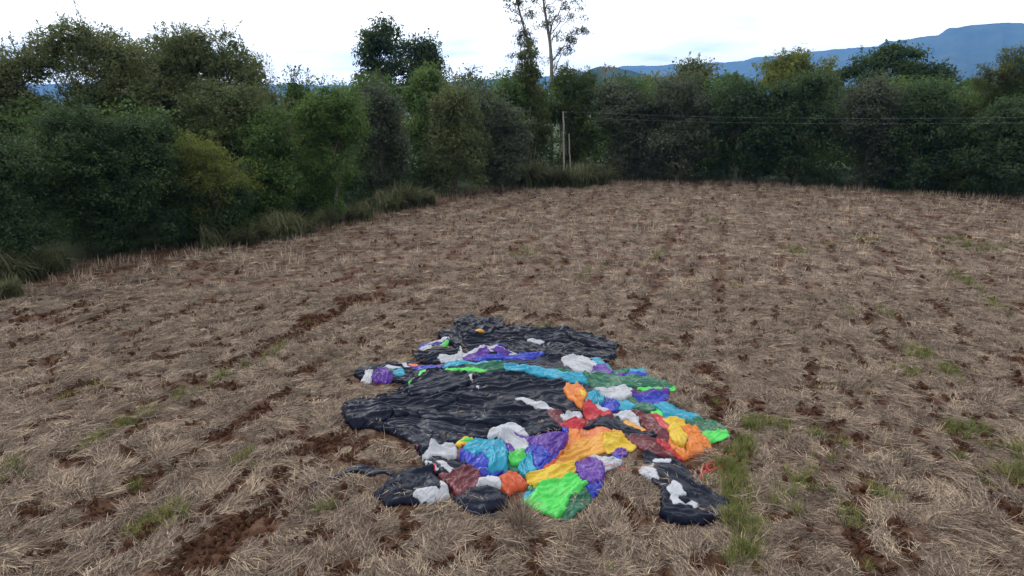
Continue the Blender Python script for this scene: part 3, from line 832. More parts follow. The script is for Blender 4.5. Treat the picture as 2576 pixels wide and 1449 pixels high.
# ------------------------------------------------------------------ cane grass on the verge
def cane_mesh(name, seed, n, h, spread, dry):
    rng = np.random.default_rng(seed); g = Geo()
    for i in range(n):
        a = rng.uniform(0, 6.283); r = spread * math.sqrt(rng.random()) * .45
        L = h * rng.uniform(.6, 1.15); lean = rng.uniform(.25, 1.25)
        t = np.linspace(0, 1, 5)
        hor = L * (.12 * t + .62 * lean * t ** 2.2); ver = L * (1.10 * t - .62 * lean * t ** 2.4)
        bx, by = r * math.cos(a * 1.7), r * math.sin(a * 1.7)
        p = np.stack([bx + np.cos(a) * hor, by + np.sin(a) * hor, ver - .03], 1)
        wv = np.array([-math.sin(a), math.cos(a), 0]) * (.024 * h / 2)
        ww = np.array([.8, 1, .9, .6, .08])[:, None]
        co = np.concatenate([p - wv * ww, p + wv * ww])
        q = [(k, k + 1, k + 6, k + 5) for k in range(4)]
        tn = rng.uniform(0, .8) + .25 * t
        g.add(co, quads=q, at=np.clip(np.concatenate([tn, tn]), 0, 1))
    return g.mesh(name, attr='tint')
CANE = [cane_mesh('cane_a', 1, 520, 2.3, 2.2, 0), cane_mesh('cane_b', 2, 460, 2.0, 1.8, 0), cane_mesh('cane_c', 3, 560, 2.5, 2.6, 0)]
for m_ in CANE: m_.materials.append(LEAF['cane'])
cane_list = [
    (60, 690, 1.15, 0, 'big cane grass clump at the left frame edge beside the field'),
    (20, 735, .8, 1, 'cane grass clump nearest the camera in the left corner of the verge'),
    (130, 665, .8, 2, 'cane grass clump right of the big one at the left frame edge'),
    (545, 605, 1.0, 0, 'cane grass clump under the yellowish drooping tree'),
    (620, 600, 1.0, 1, 'arching cane grass clump left of the bright green tree, first of three'),
    (690, 585, 1.15, 2, 'arching cane grass clump left of the bright green tree, middle of three'),
    (755, 575, 1.1, 0, 'arching pale tipped cane grass clump left of the bright green tree, last of three'),
    (830, 552, 1.0, 1, 'cane grass clump at the foot of the bright green full tree'),
    (905, 540, 1.0, 2, 'cane grass clump at the right foot of the bright green tree'),
    (970, 515, 1.25, 0, 'tall cane grass clump just right of the bright green tree'),
    (1025, 508, 1.3, 2, 'tall cane grass clump in the bank halfway to the wooden pole'),
    (1075, 500, 1.0, 1, 'browning cane grass clump left of the dark hollow at the margin'),
    (1300, 462, 1.5, 0, 'big cane grass clump left of the wooden pole'),
    (1350, 466, 1.7, 2, 'biggest dark cane grass clump in front of the bamboo thicket'),
    (1405, 463, 1.6, 1, 'cane grass clump directly below the wooden pole'),
    (1450, 462, 1.6, 0, 'cane grass clump right of the wooden pole'),
    (1500, 458, 1.4, 2, 'last cane grass clump right of the pole before the grey thicket'),
]
for i, (px, py, s, k, lab) in enumerate(cane_list):
    x, y = on_ground(px, py + (14 if px < 1200 else 6))
    o = link('cane_grass_clump', CANE[k]); o.location = (x, y, 0); o.scale = (s, s, s * (.78 if px < 1200 else .9)); o.rotation_euler = (0, 0, i * 1.9)
    tag(o, lab, 'grass clump', 'cane grass clumps on the verge')
def verge():
    rng = np.random.default_rng(9); g = Geo()
    x, y, nx, ny = along_edge(rng, 5200, -.4, 3.2, .06, .99)
    dens = fbm(x * .25, y * .25, 4, 3)
    keep = dens > -.35
    x, y, dens = x[keep], y[keep], dens[keep]
    n = len(x)
    a = rng.uniform(0, 6.283, n); L = rng.uniform(.15, .55, n) * (1 + .5 * dens); le = rng.uniform(.1, .6, n)
    t = np.array([0, .55, 1.0])
    P = np.stack([x[:, None] + np.cos(a)[:, None] * (L * le)[:, None] * t ** 2, y[:, None] + np.sin(a)[:, None] * (L * le)[:, None] * t ** 2, (L[:, None] * t) + 0 * x[:, None]], -1)
    w = (np.stack([-np.sin(a), np.cos(a), 0 * a], 1) * .022)[:, None] * np.array([1, .8, .1])[None, :, None]
    co = np.concatenate([P - w, P + w], 1)
    base = np.arange(n)[:, None] * 6
    q = np.concatenate([base + np.array([[0, 1, 4, 3]]), base + np.array([[1, 2, 5, 4]])])
    tn = np.repeat(rng.random(n), 6)
    g.add(co.reshape(-1, 3), quads=q, at=tn)
    tag(link('dry_verge_grass', g.mesh('dry_verge_grass', attr='tint'), LEAF['dry']), 'dry brown grass standing along the field margin', 'grass', kind='stuff')
verge()

# ------------------------------------------------------------------ poles and wires
def pole(label, px, py_top, Y, r, lean_px=0):
    x = ground_x(px, Y)
    tx, ty, tz = at_depth(px + lean_px, py_top, Y)
    root = empty('wooden_pole', (x, Y, 0)); tag(root, label, 'pole', 'wooden poles at the back of the field')
    g = Geo(); n = 12; t = np.linspace(0, 1, n)
    rng = np.random.default_rng(int(px))
    pts = np.stack([(tx - x) * t + rng.normal(size=n) * .015, 0 * t, -.3 + (tz + .3) * t], 1)
    tube(g, pts, np.linspace(r, r * .75, n), 10)
    link('shaft', g.mesh('pole_shaft'), POLE, root)
    return root, (tx, ty, tz)
proot, ptop = pole('tall straight grey wooden pole carrying two wires, in the cane grass', 1419, 280, 86, .13, -2)
pole('short leaning grey post right of the tall wooden pole', 1437, 336, 87, .10, -6)
g = Geo()
for dz in (-.12, -.75):
    g = Geo(); tube(g, [(-.02, -.02, dz + ptop[2]), (.10, -.02, dz + ptop[2]), (.14, -.02, dz + ptop[2] + .03), (.14, -.02, dz + ptop[2] + .10)], [.03, .03, .035, .03], 8)
    link('insulator', g.mesh('insulator'), POLE, proot)
WIRE, n_, l_, bs_, o_ = nodes_of('galvanised_wire'); bs_.inputs['Base Color'].default_value = (.22, .22, .22, 1); bs_.inputs['Roughness'].default_value = .5
for dz, yend, lab in ((-.02, 288, 'upper thin wire strung from the wooden pole to the right'), (-.65, 302, 'lower thin wire strung from the wooden pole to the right')):
    a = np.array([ptop[0] + .14, 86 - .02, ptop[2] + dz]); b = np.array(at_depth(2900, yend, 60.0))
    t = np.linspace(0, 1, 40)[:, None]
    p = a * (1 - t) + b * t; p[:, 2] -= 4 * .55 * (t * (1 - t))[:, 0]
    g = Geo(); tube(g, p, .0045, 5)
    tag(link('power_wire', g.mesh('power_wire'), WIRE), lab, 'wire', 'wires from the pole')

# ------------------------------------------------------------------ the deflated balloon
RES = 0.022
GX0, GX1, GY0, GY1 = -8.5, 9.5, 11.0, 33.0
gxs = np.arange(GX0, GX1, RES); gys = np.arange(GY0, GY1, RES)
GXX, GYY = np.meshgrid(gxs, gys)
HMAP = field_height(GXX, GYY) + 0.03          # what lies on the field so far
MASK = np.zeros_like(HMAP, bool)
def blur(a, k):
    def one(a, ax):
        p = np.pad(a, [(k, k) if i == ax else (0, 0) for i in range(2)], mode='edge')
        c = np.cumsum(p, axis=ax, dtype=float)
        c = np.insert(c, 0, 0, axis=ax)
        w = 2 * k + 1
        sl1 = [slice(None)] * 2; sl0 = [slice(None)] * 2
        sl1[ax] = slice(w, None); sl0[ax] = slice(0, -w)
        return (c[tuple(sl1)] - c[tuple(sl0)]) / w
    return one(one(a, 0), 1)
# a squeezed, buckled sheet settling on uneven ground: its real folds are used on every panel
def buckle(N, a, cx, cy, seed, iters=160, bend=.35, amp=.05, grav=.00012, var=.25):
    rng=np.random.default_rng(seed)
    i,j=np.meshgrid(np.arange(N),np.arange(N),indexing='ij')
    P=np.stack([i*a*cx,j*a*cy,np.zeros((N,N))],-1).astype(np.float32)
    def sm(kx,ky):
        F=np.fft.fft2(rng.normal(size=(N,N))); f=np.fft.fftfreq(N)
        g=np.exp(-((f[:,None]*kx)**2+(f[None]*ky)**2)*19.7); v=np.real(np.fft.ifft2(F*g)); return (v/v.std()).astype(np.float32)
    P[...,2]=np.maximum(0,amp*(.8*sm(14,7)+.5*sm(6,3.5)+.25*sm(3,2)))
    floor=np.maximum(0,.025*sm(9,9)+.01*sm(4,4))
    ex=1+var*np.clip(sm(12,12),-.6,1.6)*.5; ey=1+var*np.clip(sm(12,12),-.6,1.6)
    ex=ex[...,None]; ey=ey[...,None]
    Lx,Ly=N*a*cx,N*a*cy
    V=np.zeros_like(P)
    def nb(P,di,dj):
        Q=np.roll(P,(-di,-dj),(0,1))
        if di>0: Q[N-di:,:,0]+=Lx
        if dj>0: Q[:,N-dj:,1]+=Ly
        if dj<0: Q[:,:-dj,1]-=Ly
        return Q
    dg=np.sqrt(ex**2+ey**2)*a
    cons=[((1,0),a*ex,1.0),((0,1),a*ey,1.0),((1,1),dg,.4),((1,-1),dg,.4),((2,0),2*a*ex,bend),((0,2),2*a*ey,bend),((4,0),4*a*ex,bend*.4),((0,4),4*a*ey,bend*.4)]
    for it in range(iters):
        old=P.copy()
        P=P+V*.9; P[...,2]-=grav
        for rep in range(2):
            D=np.zeros_like(P)
            for (di,dj),L,k in cons:
                d=nb(P,di,dj)-P
                l=np.sqrt((d*d).sum(-1,keepdims=True))+1e-9
                c=(l-L)/l*d*(.5*k)
                D+=c; D-=np.roll(c,(di,dj),(0,1))
            P=P+D*.26
        P[...,2]=np.maximum(P[...,2],floor)
        V=np.clip(P-old,-.008,.008)
    return P
def raster(P,N,a,cx,cy):
    
    Lx,Ly=N*a*cx,N*a*cy
    R=np.full((N,N),-1.0)
    ix=np.floor(P[...,0]/Lx*N).astype(int)%N; iy=np.floor(P[...,1]/Ly*N).astype(int)%N
    np.maximum.at(R,(ix,iy),P[...,2])
    for _ in range(6):
        m=R<0
        if not m.any(): break
        s=np.zeros_like(R); c=np.zeros_like(R)
        for d in ((1,0),(-1,0),(0,1),(0,-1)):
            q=np.roll(R,d,(0,1)); ok=q>=0; s+=np.where(ok,q,0); c+=ok
        R=np.where(m&(c>0),s/np.maximum(c,1),R)
    return R

def fold_map(cx, cy, seed, iters, grav, var):
    N, a = 200, .025
    R = raster(buckle(N, a, cx, cy, seed, iters=iters, grav=grav, var=var), N, a, cx, cy)
    st = np.stack([np.roll(R, (i, j), (0, 1)) for i in (-1, 0, 1) for j in (-1, 0, 1)])
    R = np.median(st, 0) * .75 + st.mean(0) * .25
    return R, N * a * cx, N * a * cy
FOLD_LONG = fold_map(.98, .86, 3, 160, .00012, .25)
FOLD_MIX = fold_map(.96, .80, 4, 90, .00012, .25)
FOLD_CRUSH = fold_map(.90, .86, 5, 120, .0001, .3)
def fold_at(fm, u, v):
    R, lx, ly = fm; n = R.shape[0]
    x = (u / lx) * n; y = (v / ly) * n
    xi = np.floor(x).astype(int); yi = np.floor(y).astype(int); fx = x - xi; fy = y - yi
    a, b, c, d = R[xi % n, yi % n], R[(xi + 1) % n, yi % n], R[xi % n, (yi + 1) % n], R[(xi + 1) % n, (yi + 1) % n]
    return (a * (1 - fx) + b * fx) * (1 - fy) + (c * (1 - fx) + d * fx) * fy
balloon = empty('balloon_envelope', (0.4, 19.0, 0))
tag(balloon, 'deflated hot air balloon envelope, black with rainbow coloured panels, spread on the stubble field', 'balloon')
BAL_INV = Vector((0.4, 19.0, 0))
panel_no = [0]
def panel(colour, pts, lift=.07, wr=.03, ang=None, edge=.18, fold=1.0, label=None, wob=.045, crumple=0.0, radial=None, rk=1.3):
    panel_no[0] += 1; seed = panel_no[0] * 13
    P = poly_ground(pts, .12)
    c = P.mean(0)
    ix = int(np.clip((c[0] - GX0) / RES, 0, len(gxs) - 1)); iy = int(np.clip((c[1] - GY0) / RES, 0, len(gys) - 1))
    puff = label is not None and 'puff' in label or lift > .2
    lift = lift * (.40 if puff else .28); edge = edge * .42 if puff else .05
    wr0 = wr
    zref = float(HMAP[iy, ix]) + lift * .45
    py_ = np.array([p[1] for p in pts], float); wgt = (py_.max() - py_) / (np.ptp(py_) + 1e-6)
    for _ in range(3):
        ii = np.clip(((P[:, 0] - GX0) / RES).astype(int), 0, len(gxs) - 1); jj = np.clip(((P[:, 1] - GY0) / RES).astype(int), 0, len(gys) - 1)
        P = poly_ground(pts, .5 * HMAP[jj, ii] + .5 * float(HMAP[iy, ix]) + lift * (.05 + .75 * wgt) + .02)
    # soften corners, subdivide, ragged cloth edge
    Q = np.roll(P, -1, 0)
    P = np.stack([P * .88 + Q * .12, P * .12 + Q * .88], 1).reshape(-1, 2)
    for _ in range(3):
        Q = np.roll(P, -1, 0); P = np.stack([P, (P + Q) / 2], 1).reshape(-1, 2)
    ctr = P.mean(0); rv = P - ctr; P = P + .035 * rv / (np.linalg.norm(rv, axis=1)[:, None] + .05)
    area = .5 * abs(np.dot(P[:, 0], np.roll(P[:, 1], -1)) - np.dot(P[:, 1], np.roll(P[:, 0], -1)))
    P = P + wob * np.stack([fbm(P[:, 0] * 3.6, P[:, 1] * 3.6, seed, 4, .65), fbm(P[:, 0] * 3.6 + 50, P[:, 1] * 3.6, seed + 1, 4, .65)], 1)
    x0, y0 = P.min(0) - 2 * RES; x1, y1 = P.max(0) + 2 * RES
    i0, i1 = max(0, int((x0 - GX0) / RES)), min(len(gxs), int((x1 - GX0) / RES) + 2)
    j0, j1 = max(0, int((y0 - GY0) / RES)), min(len(gys), int((y1 - GY0) / RES) + 2)
    X, Y = GXX[j0:j1, i0:i1], GYY[j0:j1, i0:i1]
    D, BX, BY = inside_dist(P, X, Y)
    ins = D > 0
    if ins.sum() < 4: return
    H0 = HMAP[j0:j1, i0:i1]
    k = 4
    Hb = np.maximum(blur(H0, k), H0 - .01)
    if ang is None:
        q = np.stack([X[ins], Y[ins]]); q = q - q.mean(1)[:, None]
        ev, evec = np.linalg.eigh(q @ q.T); d = evec[:, 1]
    else:
        d = np.array([math.cos(math.radians(ang)), math.sin(math.radians(ang))])
    U = X * d[0] + Y * d[1]; V = -X * d[1] + Y * d[0]
    if radial is not None:
        rc = poly_ground([radial], zref)[0]
        U = np.hypot(X - rc[0], Y - rc[1]); V = np.arctan2(Y - rc[1], X - rc[0]) * rk
    wu = U + .5 * perlin(X * .6, Y * .6, seed + 2); wv = V + .42 * perlin(U * .45, V * .6, seed + 3) + .10 * perlin(X * 1.9, Y * 1.9, seed + 12)
    rs = np.random.default_rng(seed)
    o1, o2, o3 = rs.uniform(0, 5, 2), rs.uniform(0, 5, 2), rs.uniform(0, 5, 2)
    s1 = 1.05 if colour == 'black' else float(np.clip(float(.34 * math.sqrt(area) + .22), .38, .75))
    gain = float(np.clip(wr0 / .12, .6, 1.1)) * .85 if colour == 'black' else float(np.clip(wr0 / .045, .5, 1.2)) * .78
    fa = FOLD_MIX if panel_no[0] % 3 == 0 else FOLD_LONG
    if colour == 'black':
        def saw(ph, k):
            fr = ph - np.floor(ph)
            return np.where(fr < k, fr / k, (1 - fr) / (1 - k))
        m1 = .35 + .9 * smooth(-.4, .5, perlin(X * .7, Y * .7, seed + 21)); m2 = .25 + 1.1 * smooth(-.4, .5, perlin(X * .9, Y * .9, seed + 22))
        w = .050 * m1 * saw(wv * 2.0 + 1.4 * perlin(wu * .34, wv * 1.1, seed + 5), .68) + .034 * m2 * saw(-wv * 4.1 + 1.6 * perlin(wu * .55, wv * 1.7, seed + 15) + .3 * wu, .72)
        w = w + .60 * s1 * fold_at(FOLD_LONG, wu / (s1 * 1.9) + o1[0], wv / s1 + o1[1]) + (.08 + .9 * crumple) * s1 * fold_at(FOLD_CRUSH, X / (s1 * .9) + o3[0], Y / (s1 * .9) + o3[1])
        w = blur(w, 1)
    else:
        w = s1 * fold_at(fa, wu / (s1 * 1.5) + o1[0], wv / s1 + o1[1]) + s1 * .30 * fold_at(FOLD_MIX, wu / (s1 * .8) + o2[0], wv / (s1 * .5) + o2[1])
        w = w + (.10 + .8 * crumple) * s1 * fold_at(FOLD_CRUSH, X / (s1 * .8) + o3[0], Y / (s1 * .8) + o3[1])
    w = gain * w + .02 * perlin(X * 1.1, Y * 1.1, seed + 7)
    t = np.clip(D / edge, 0, 1)
    prof = (1 - (1 - t) ** 2) ** .6
    big = 1 + .35 * fbm(X * .9, Y * .9, seed + 10, 2)
    Z = Hb + lift * prof * big + w * (.5 + .5 * t) - .006 * (1 - t)
    Z = np.where(ins, np.maximum(Z, H0 + .010), Z)
    # mesh
    cell = ins[:-1, :-1] | ins[1:, :-1] | ins[:-1, 1:] | ins[1:, 1:]
    used = np.zeros_like(ins)
    used[:-1, :-1] |= cell; used[1:, :-1] |= cell; used[:-1, 1:] |= cell; used[1:, 1:] |= cell
    idx = -np.ones(ins.shape, int); idx[used] = np.arange(used.sum())
    px = np.where(ins, X, BX)[used]; py = np.where(ins, Y, BY)[used]
    pz = np.where(ins, Z, H0 - .008)[used]
    cj, ci = np.nonzero(cell)
    q = np.stack([idx[cj, ci], idx[cj, ci + 1], idx[cj + 1, ci + 1], idx[cj + 1, ci]], -1)
    co = np.stack([px - BAL_INV.x, py - BAL_INV.y, pz], 1)
    o = link('fabric_panel', new_mesh('fabric_' + colour, co, quads=q), FAB[colour], balloon)
    o['label'] = label or (colour + ' balloon cloth panel')
    sub = HMAP[j0:j1, i0:i1]; sub[ins] = np.maximum(sub[ins], Z[ins])
    MASK[j0:j1, i0:i1] |= D > .02
B = 'black'
# back black sheet
panel(B, [(690,185),(715,155),(780,145),(800,120),(900,110),(1090,130),(1240,140),(1450,145),(1500,170),(1600,185),(1700,215),(1775,240),(1755,262),(1720,268),(1768,295),(1765,325),(1690,335),(1620,322),(1560,330),(1440,330),(1300,320),(1200,305),(1000,300),(820,290),(760,240),(700,205)],
      lift=.12, wr=.13, ang=-8, edge=.25, fold=1.0, crumple=.22, label='crumpled black cloth sheet at the back')
panel(B, [(780,150),(795,120),(775,90),(860,58),(960,70),(1085,80),(1075,130),(1000,170),(900,190),(820,200)], lift=.10, wr=.12, ang=70, edge=.2, crumple=.25, label='black cloth flap furthest from the camera')
panel(B, [(690,185),(720,152),(800,150),(830,200),(840,250),(770,245),(710,205)], lift=.16, wr=.1, crumple=.25)
panel(B, [(1450,150),(1600,185),(1775,240),(1755,262),(1650,262),(1500,215)], lift=.10, wr=.10, crumple=.2)
panel(B, [(1300,290),(1500,275),(1700,285),(1768,300),(1690,335),(1560,330),(1400,325)], lift=.09, wr=.10, crumple=.3)
panel('white', [(1222,218),(1270,214),(1330,228),(1280,232)], lift=.03, wr=.01)
panel('blue', [(980,240),(1040,234),(1095,240),(1040,247)], lift=.03, wr=.01)
# left loop
panel(B, [(538,292),(600,290),(640,262),(720,248),(800,262),(835,270),(830,310),(700,345),(620,348),(560,335)], lift=.22, wr=.10, edge=.35)
panel('blue', [(565,272),(590,240),(680,215),(752,212),(752,238),(640,240),(600,262),(572,285)], lift=.10, wr=.03)
panel('white', [(600,240),(680,208),(740,196),(752,210),(690,222),(640,232)], lift=.06, wr=.02)
panel('purple', [(670,222),(740,208),(752,214),(690,228)], lift=.03, wr=.01)
panel('white', [(570,280),(590,255),(640,240),(650,248),(600,280)], lift=.06, wr=.02)
panel('lime', [(700,240),(735,233),(752,240),(730,248),(700,248)], lift=.05, wr=.01)
# middle strips
panel(B, [(690,385),(760,355),(860,340),(1060,330),(1200,325),(1330,300),(1420,310),(1500,380),(1480,400),(1300,398),(1090,378),(800,390)], lift=.14, wr=.07, ang=-5, edge=.3)
panel('white', [(688,320),(800,305),(835,295),(900,270),(965,250),(980,272),(900,298),(830,335),(740,345),(700,345)], lift=.13, wr=.03)
panel('white', [(800,250),(830,255),(835,285),(815,305),(800,300),(822,280),(815,262)], lift=.06, wr=.01)
panel('white', [(975,268),(1050,262),(1165,300),(1120,310),(1060,295),(990,298)], lift=.08, wr=.02)
panel('purple', [(825,332),(900,298),(975,270),(1000,300),(930,320),(860,335)], lift=.07, wr=.02)
panel('purple', [(1000,292),(1060,292),(1130,308),(1080,312)], lift=.05, wr=.02)
panel('blue', [(860,338),(930,318),(1000,298),(1050,298),(1120,312),(1200,290),(1260,290),(1335,298),(1260,318),(1180,332),(1060,328),(960,342)], lift=.09, wr=.035)
panel('cyan', [(690,362),(760,345),(800,325),(880,345),(960,342),(1070,315),(1050,355),(970,368),(900,352),(800,365),(720,378)], lift=.10, wr=.03)
# tangle at the left end of the strips
panel(B, [(178,430),(190,395),(240,375),(330,370),(420,345),(500,350),(620,370),(700,380),(640,440),(560,460),(520,478),(430,460),(380,460),(300,460),(240,458)], lift=.20, wr=.10, crumple=.3, edge=.3)
panel('white', [(225,440),(245,415),(240,400),(265,385),(290,392),(280,430),(270,455),(240,458)], lift=.08, wr=.03)
panel('purple', [(285,430),(340,380),(365,375),(410,410),(405,440),(350,462),(300,460)], lift=.12, wr=.05, crumple=.4)
panel('white', [(355,370),(400,360),(470,370),(400,385)], lift=.05, wr=.02)
panel('cyan', [(410,395),(470,380),(480,415),(415,420)], lift=.05, wr=.02)
panel('green', [(375,385),(412,385),(415,405),(395,405)], lift=.04, wr=.01)
panel('white', [(440,350),(490,352),(530,372),(500,375),(470,360)], lift=.05, wr=.02)
panel('purple', [(500,360),(600,355),(720,350),(720,372),(600,378),(520,375)], lift=.08, wr=.02)
panel('orange', [(515,355),(560,353),(560,362),(520,366)], lift=.04, wr=.01)
panel('blue', [(530,374),(620,366),(700,362),(690,378),(540,382)], lift=.05, wr=.02)
# main black sheet
panel(B, [(107,640),(120,610),(160,583),(260,580),(330,555),(400,510),(480,480),(540,460),(640,430),(700,405),(860,400),(980,405),(1090,398),(1200,405),(1330,435),(1460,470),(1475,520),(1500,570),(1570,630),(1580,655),(1450,660),(1400,660),(1420,720),(1450,745),(1400,765),(1300,780),(1240,800),(1100,820),(1000,830),(880,830),(780,850),(700,870),(640,880),(600,920),(570,915),(560,870),(520,835),(470,800),(350,760),(250,740),(170,730),(125,700),(110,670)],
      lift=.16, wr=.13, radial=(-80, 650), rk=5.5, edge=.45, fold=1.0, label='main black cloth sheet with long folds')
panel(B, [(107,645),(120,605),(160,583),(260,578),(340,590),(400,615),(420,650),(380,690),(250,722),(170,730),(125,700)], lift=.34, wr=.10, radial=(480, 650), rk=1.6, edge=.6, label='rolled black cloth end on the left')
panel(B, [(480,500),(560,455),(690,410),(860,400),(900,420),(880,470),(760,520),(640,540),(520,545)], lift=.16, wr=.16, ang=35, edge=.5, fold=1.1)
panel(B, [(400,620),(560,600),(760,565),(840,560),(700,625),(560,660),(430,690)], lift=.11, wr=.10, ang=8, edge=.3, fold=1.5)
panel(B, [(560,650),(800,640),(1050,655),(1250,700),(1100,745),(800,730),(600,700)], lift=.05, wr=.09, ang=-18, edge=.4, fold=1.2)
panel('white', [(878,415),(895,420),(890,450),(880,440)], lift=.03, wr=.01)
panel('white', [(912,488),(932,485),(930,508)], lift=.03, wr=.01)
# lime / green / cyan long ridge strip
panel('lime', [(500,470),(520,458),(528,466),(512,480)], lift=.04, wr=.01)
panel('lime', [(565,422),(585,392),(610,388),(605,410),(575,432)], lift=.05, wr=.02)
panel('lime', [(690,378),(760,376),(860,375),(980,400),(970,412),(880,405),(800,395),(720,392)], lift=.10, wr=.03, ang=-6)
panel('green', [(840,375),(960,363),(1092,350),(1094,400),(980,405),(900,388)], lift=.10, wr=.03, ang=6)
panel('green', [(1300,395),(1400,388),(1500,393),(1560,408),(1450,425),(1390,415)], lift=.14, wr=.03, ang=-4)
panel('cyan', [(1088,350),(1150,368),(1300,375),(1330,388),(1450,405),(1560,403),(1600,425),(1602,484),(1480,468),(1350,442),(1230,412),(1090,397)], lift=.13, wr=.035, ang=-14)
# white blob and neighbours
panel('cyan', [(1610,325),(1640,318),(1695,345),(1750,390),(1785,410),(1745,405),(1680,360)], lift=.08, wr=.02)
panel('white', [(1436,312),(1470,297),(1560,310),(1640,340),(1660,360),(1640,390),(1600,408),(1520,398),(1450,355)], lift=.24, wr=.05, edge=.45, label='puffed white cloth panel')
panel('purple', [(1640,365),(1690,355),(1740,395),(1750,410),(1700,420),(1620,408)], lift=.14, wr=.04)
panel('green', [(1750,392),(1850,377),(1862,395),(1800,412),(1760,407)], lift=.10, wr=.02)
panel('cyan', [(1850,378),(1930,377),(1955,400),(1962,425),(1900,425),(1850,402)], lift=.14, wr=.03)
panel('blue', [(1800,412),(1860,398),(1920,412),(1955,405),(1962,427),(1900,430)], lift=.06, wr=.03)
panel('purple', [(1740,410),(1810,407),(1800,426),(1750,426)], lift=.06, wr=.02)
panel('green', [(1568,405),(1650,405),(1720,425),(1800,424),(1940,430),(2000,440),(2060,468),(2122,505),(2080,516),(1900,502),(1800,497),(1598,482)], lift=.16, wr=.045, ang=-14, label='long dark green cloth panel')
panel('lime', [(1885,505),(2000,500),(2120,500),(2122,517),(2040,522),(1930,520)], lift=.05, wr=.02)
# right hand tangle
panel(B, [(1545,480),(1620,495),(1700,510),(1690,560),(1640,640),(1580,640),(1560,540)], lift=.07, wr=.04)
panel('white', [(1625,505),(1700,505),(1800,490),(1860,515),(1872,548),(1800,574),(1740,572),(1680,542)], lift=.20, wr=.05, edge=.3)
panel('lime', [(1965,630),(2000,608),(2055,650),(2062,685),(2000,668)], lift=.10, wr=.03)
panel('purple', [(1860,520),(1960,520),(2080,498),(2092,515),(2072,548),(1960,555),(1870,558)], lift=.15, wr=.06, edge=.25)
panel('blue', [(1868,568),(1900,550),(2000,545),(2082,540),(2086,562),(2000,606),(1930,597)], lift=.12, wr=.05, edge=.25, crumple=.3)
panel('green', [(1790,595),(1860,560),(1900,582),(1980,600),(2010,640),(1900,630),(1840,618)], lift=.12, wr=.05, ang=-20)
panel('cyan', [(1735,580),(1830,585),(1885,622),(1862,634),(1780,637)], lift=.10, wr=.04)
panel('blue', [(1648,597),(1700,555),(1740,578),(1785,602),(1772,642),(1700,642),(1660,622)], lift=.13, wr=.05, radial=(1720, 590), rk=.7)
panel('white', [(1620,605),(1650,605),(1722,640),(1716,657),(1650,642)], lift=.05, wr=.02)
panel('cyan', [(1572,572),(1588,532),(1640,520),(1697,550),(1682,592),(1620,602),(1580,597)], lift=.20, wr=.05, edge=.3, radial=(1640, 545), rk=.7)
panel('orange', [(1447,502),(1470,475),(1530,468),(1562,495),(1582,542),(1572,582),(1562,628),(1530,617),(1480,572),(1453,532)], lift=.24, wr=.08, edge=.35, ang=-65)
panel('yellow', [(1540,508),(1576,518),(1584,548),(1560,542)], lift=.05, wr=.03)
panel('cyan', [(1993,607),(2040,584),(2120,610),(2200,645),(2284,682),(2262,708),(2180,724),(2100,704),(2060,688),(2048,647)], lift=.17, wr=.05, edge=.3, ang=-25, label='wide cyan cloth panel on the right')
panel('green', [(2220,700),(2250,685),(2340,682),(2400,730),(2447,770),(2430,787),(2330,772),(2260,765),(2222,725)], lift=.15, wr=.05, edge=.3)
panel('lime', [(2285,765),(2360,777),(2440,765),(2448,800),(2400,817),(2330,837),(2300,802)], lift=.12, wr=.03, edge=.25)
panel('green', [(2130,712),(2220,705),(2240,720),(2180,735)], lift=.06, wr=.02)
# maroon, red, white in the middle
panel('white', [(1150,572),(1175,562),(1215,558),(1245,568),(1300,595),(1360,620),(1407,642),(1340,638),(1260,607),(1200,577)], lift=.08, wr=.03, ang=-28)
panel('maroon', [(1345,647),(1430,638),(1445,665),(1482,690),(1502,717),(1440,745),(1400,718),(1370,682)], lift=.09, wr=.04)
panel('white', [(1425,667),(1480,645),(1557,658),(1532,692),(1480,712),(1450,702)], lift=.08, wr=.03)
panel('red', [(1568,602),(1610,595),(1660,640),(1730,650),(1742,667),(1640,692),(1590,695),(1568,652)], lift=.13, wr=.06, ang=-40)
panel('maroon', [(1540,740),(1545,702),(1600,690),(1740,660),(1850,626),(1900,640),(1930,655),(1890,672),(1800,665),(1700,690),(1640,715),(1590,748),(1560,755)], lift=.10, wr=.05, ang=22)
panel('red', [(1433,742),(1440,715),(1530,682),(1575,690),(1572,745),(1548,795),(1530,785),(1510,755),(1470,757)], lift=.12, wr=.06, ang=60)
panel('red', [(1955,662),(2010,653),(2060,690),(2114,720),(2108,770),(2092,792),(2112,842),(2060,815),(2005,752)], lift=.13, wr=.05, ang=-52)
panel('gold', [(1795,712),(1840,690),(1890,715),(1955,752),(1900,757),(1850,742)], lift=.07, wr=.03)
panel('maroon', [(1880,640),(1930,645),(1982,660),(2010,720),(2062,770),(2104,832),(2080,845),(2000,812),(1960,762),(1920,712),(1890,690)], lift=.13, wr=.06, ang=-50, label='long maroon cloth panel running down the right')
panel('white', [(1748,667),(1800,638),(1862,642),(1892,680),(1917,737),(1880,712),(1840,690),(1800,690)], lift=.13, wr=.04)
panel('salmon', [(1545,815),(1550,760),(1620,745),(1722,743),(1745,760),(1722,785),(1620,803)], lift=.07, wr=.03, ang=8)
panel(B, [(1560,752),(1640,702),(1700,680),(1780,670),(1805,700),(1830,735),(1900,757),(1972,777),(2014,803),(1960,812),(1870,795),(1800,772),(1720,747),(1640,742)], lift=.16, wr=.09, ang=-22, edge=.25)
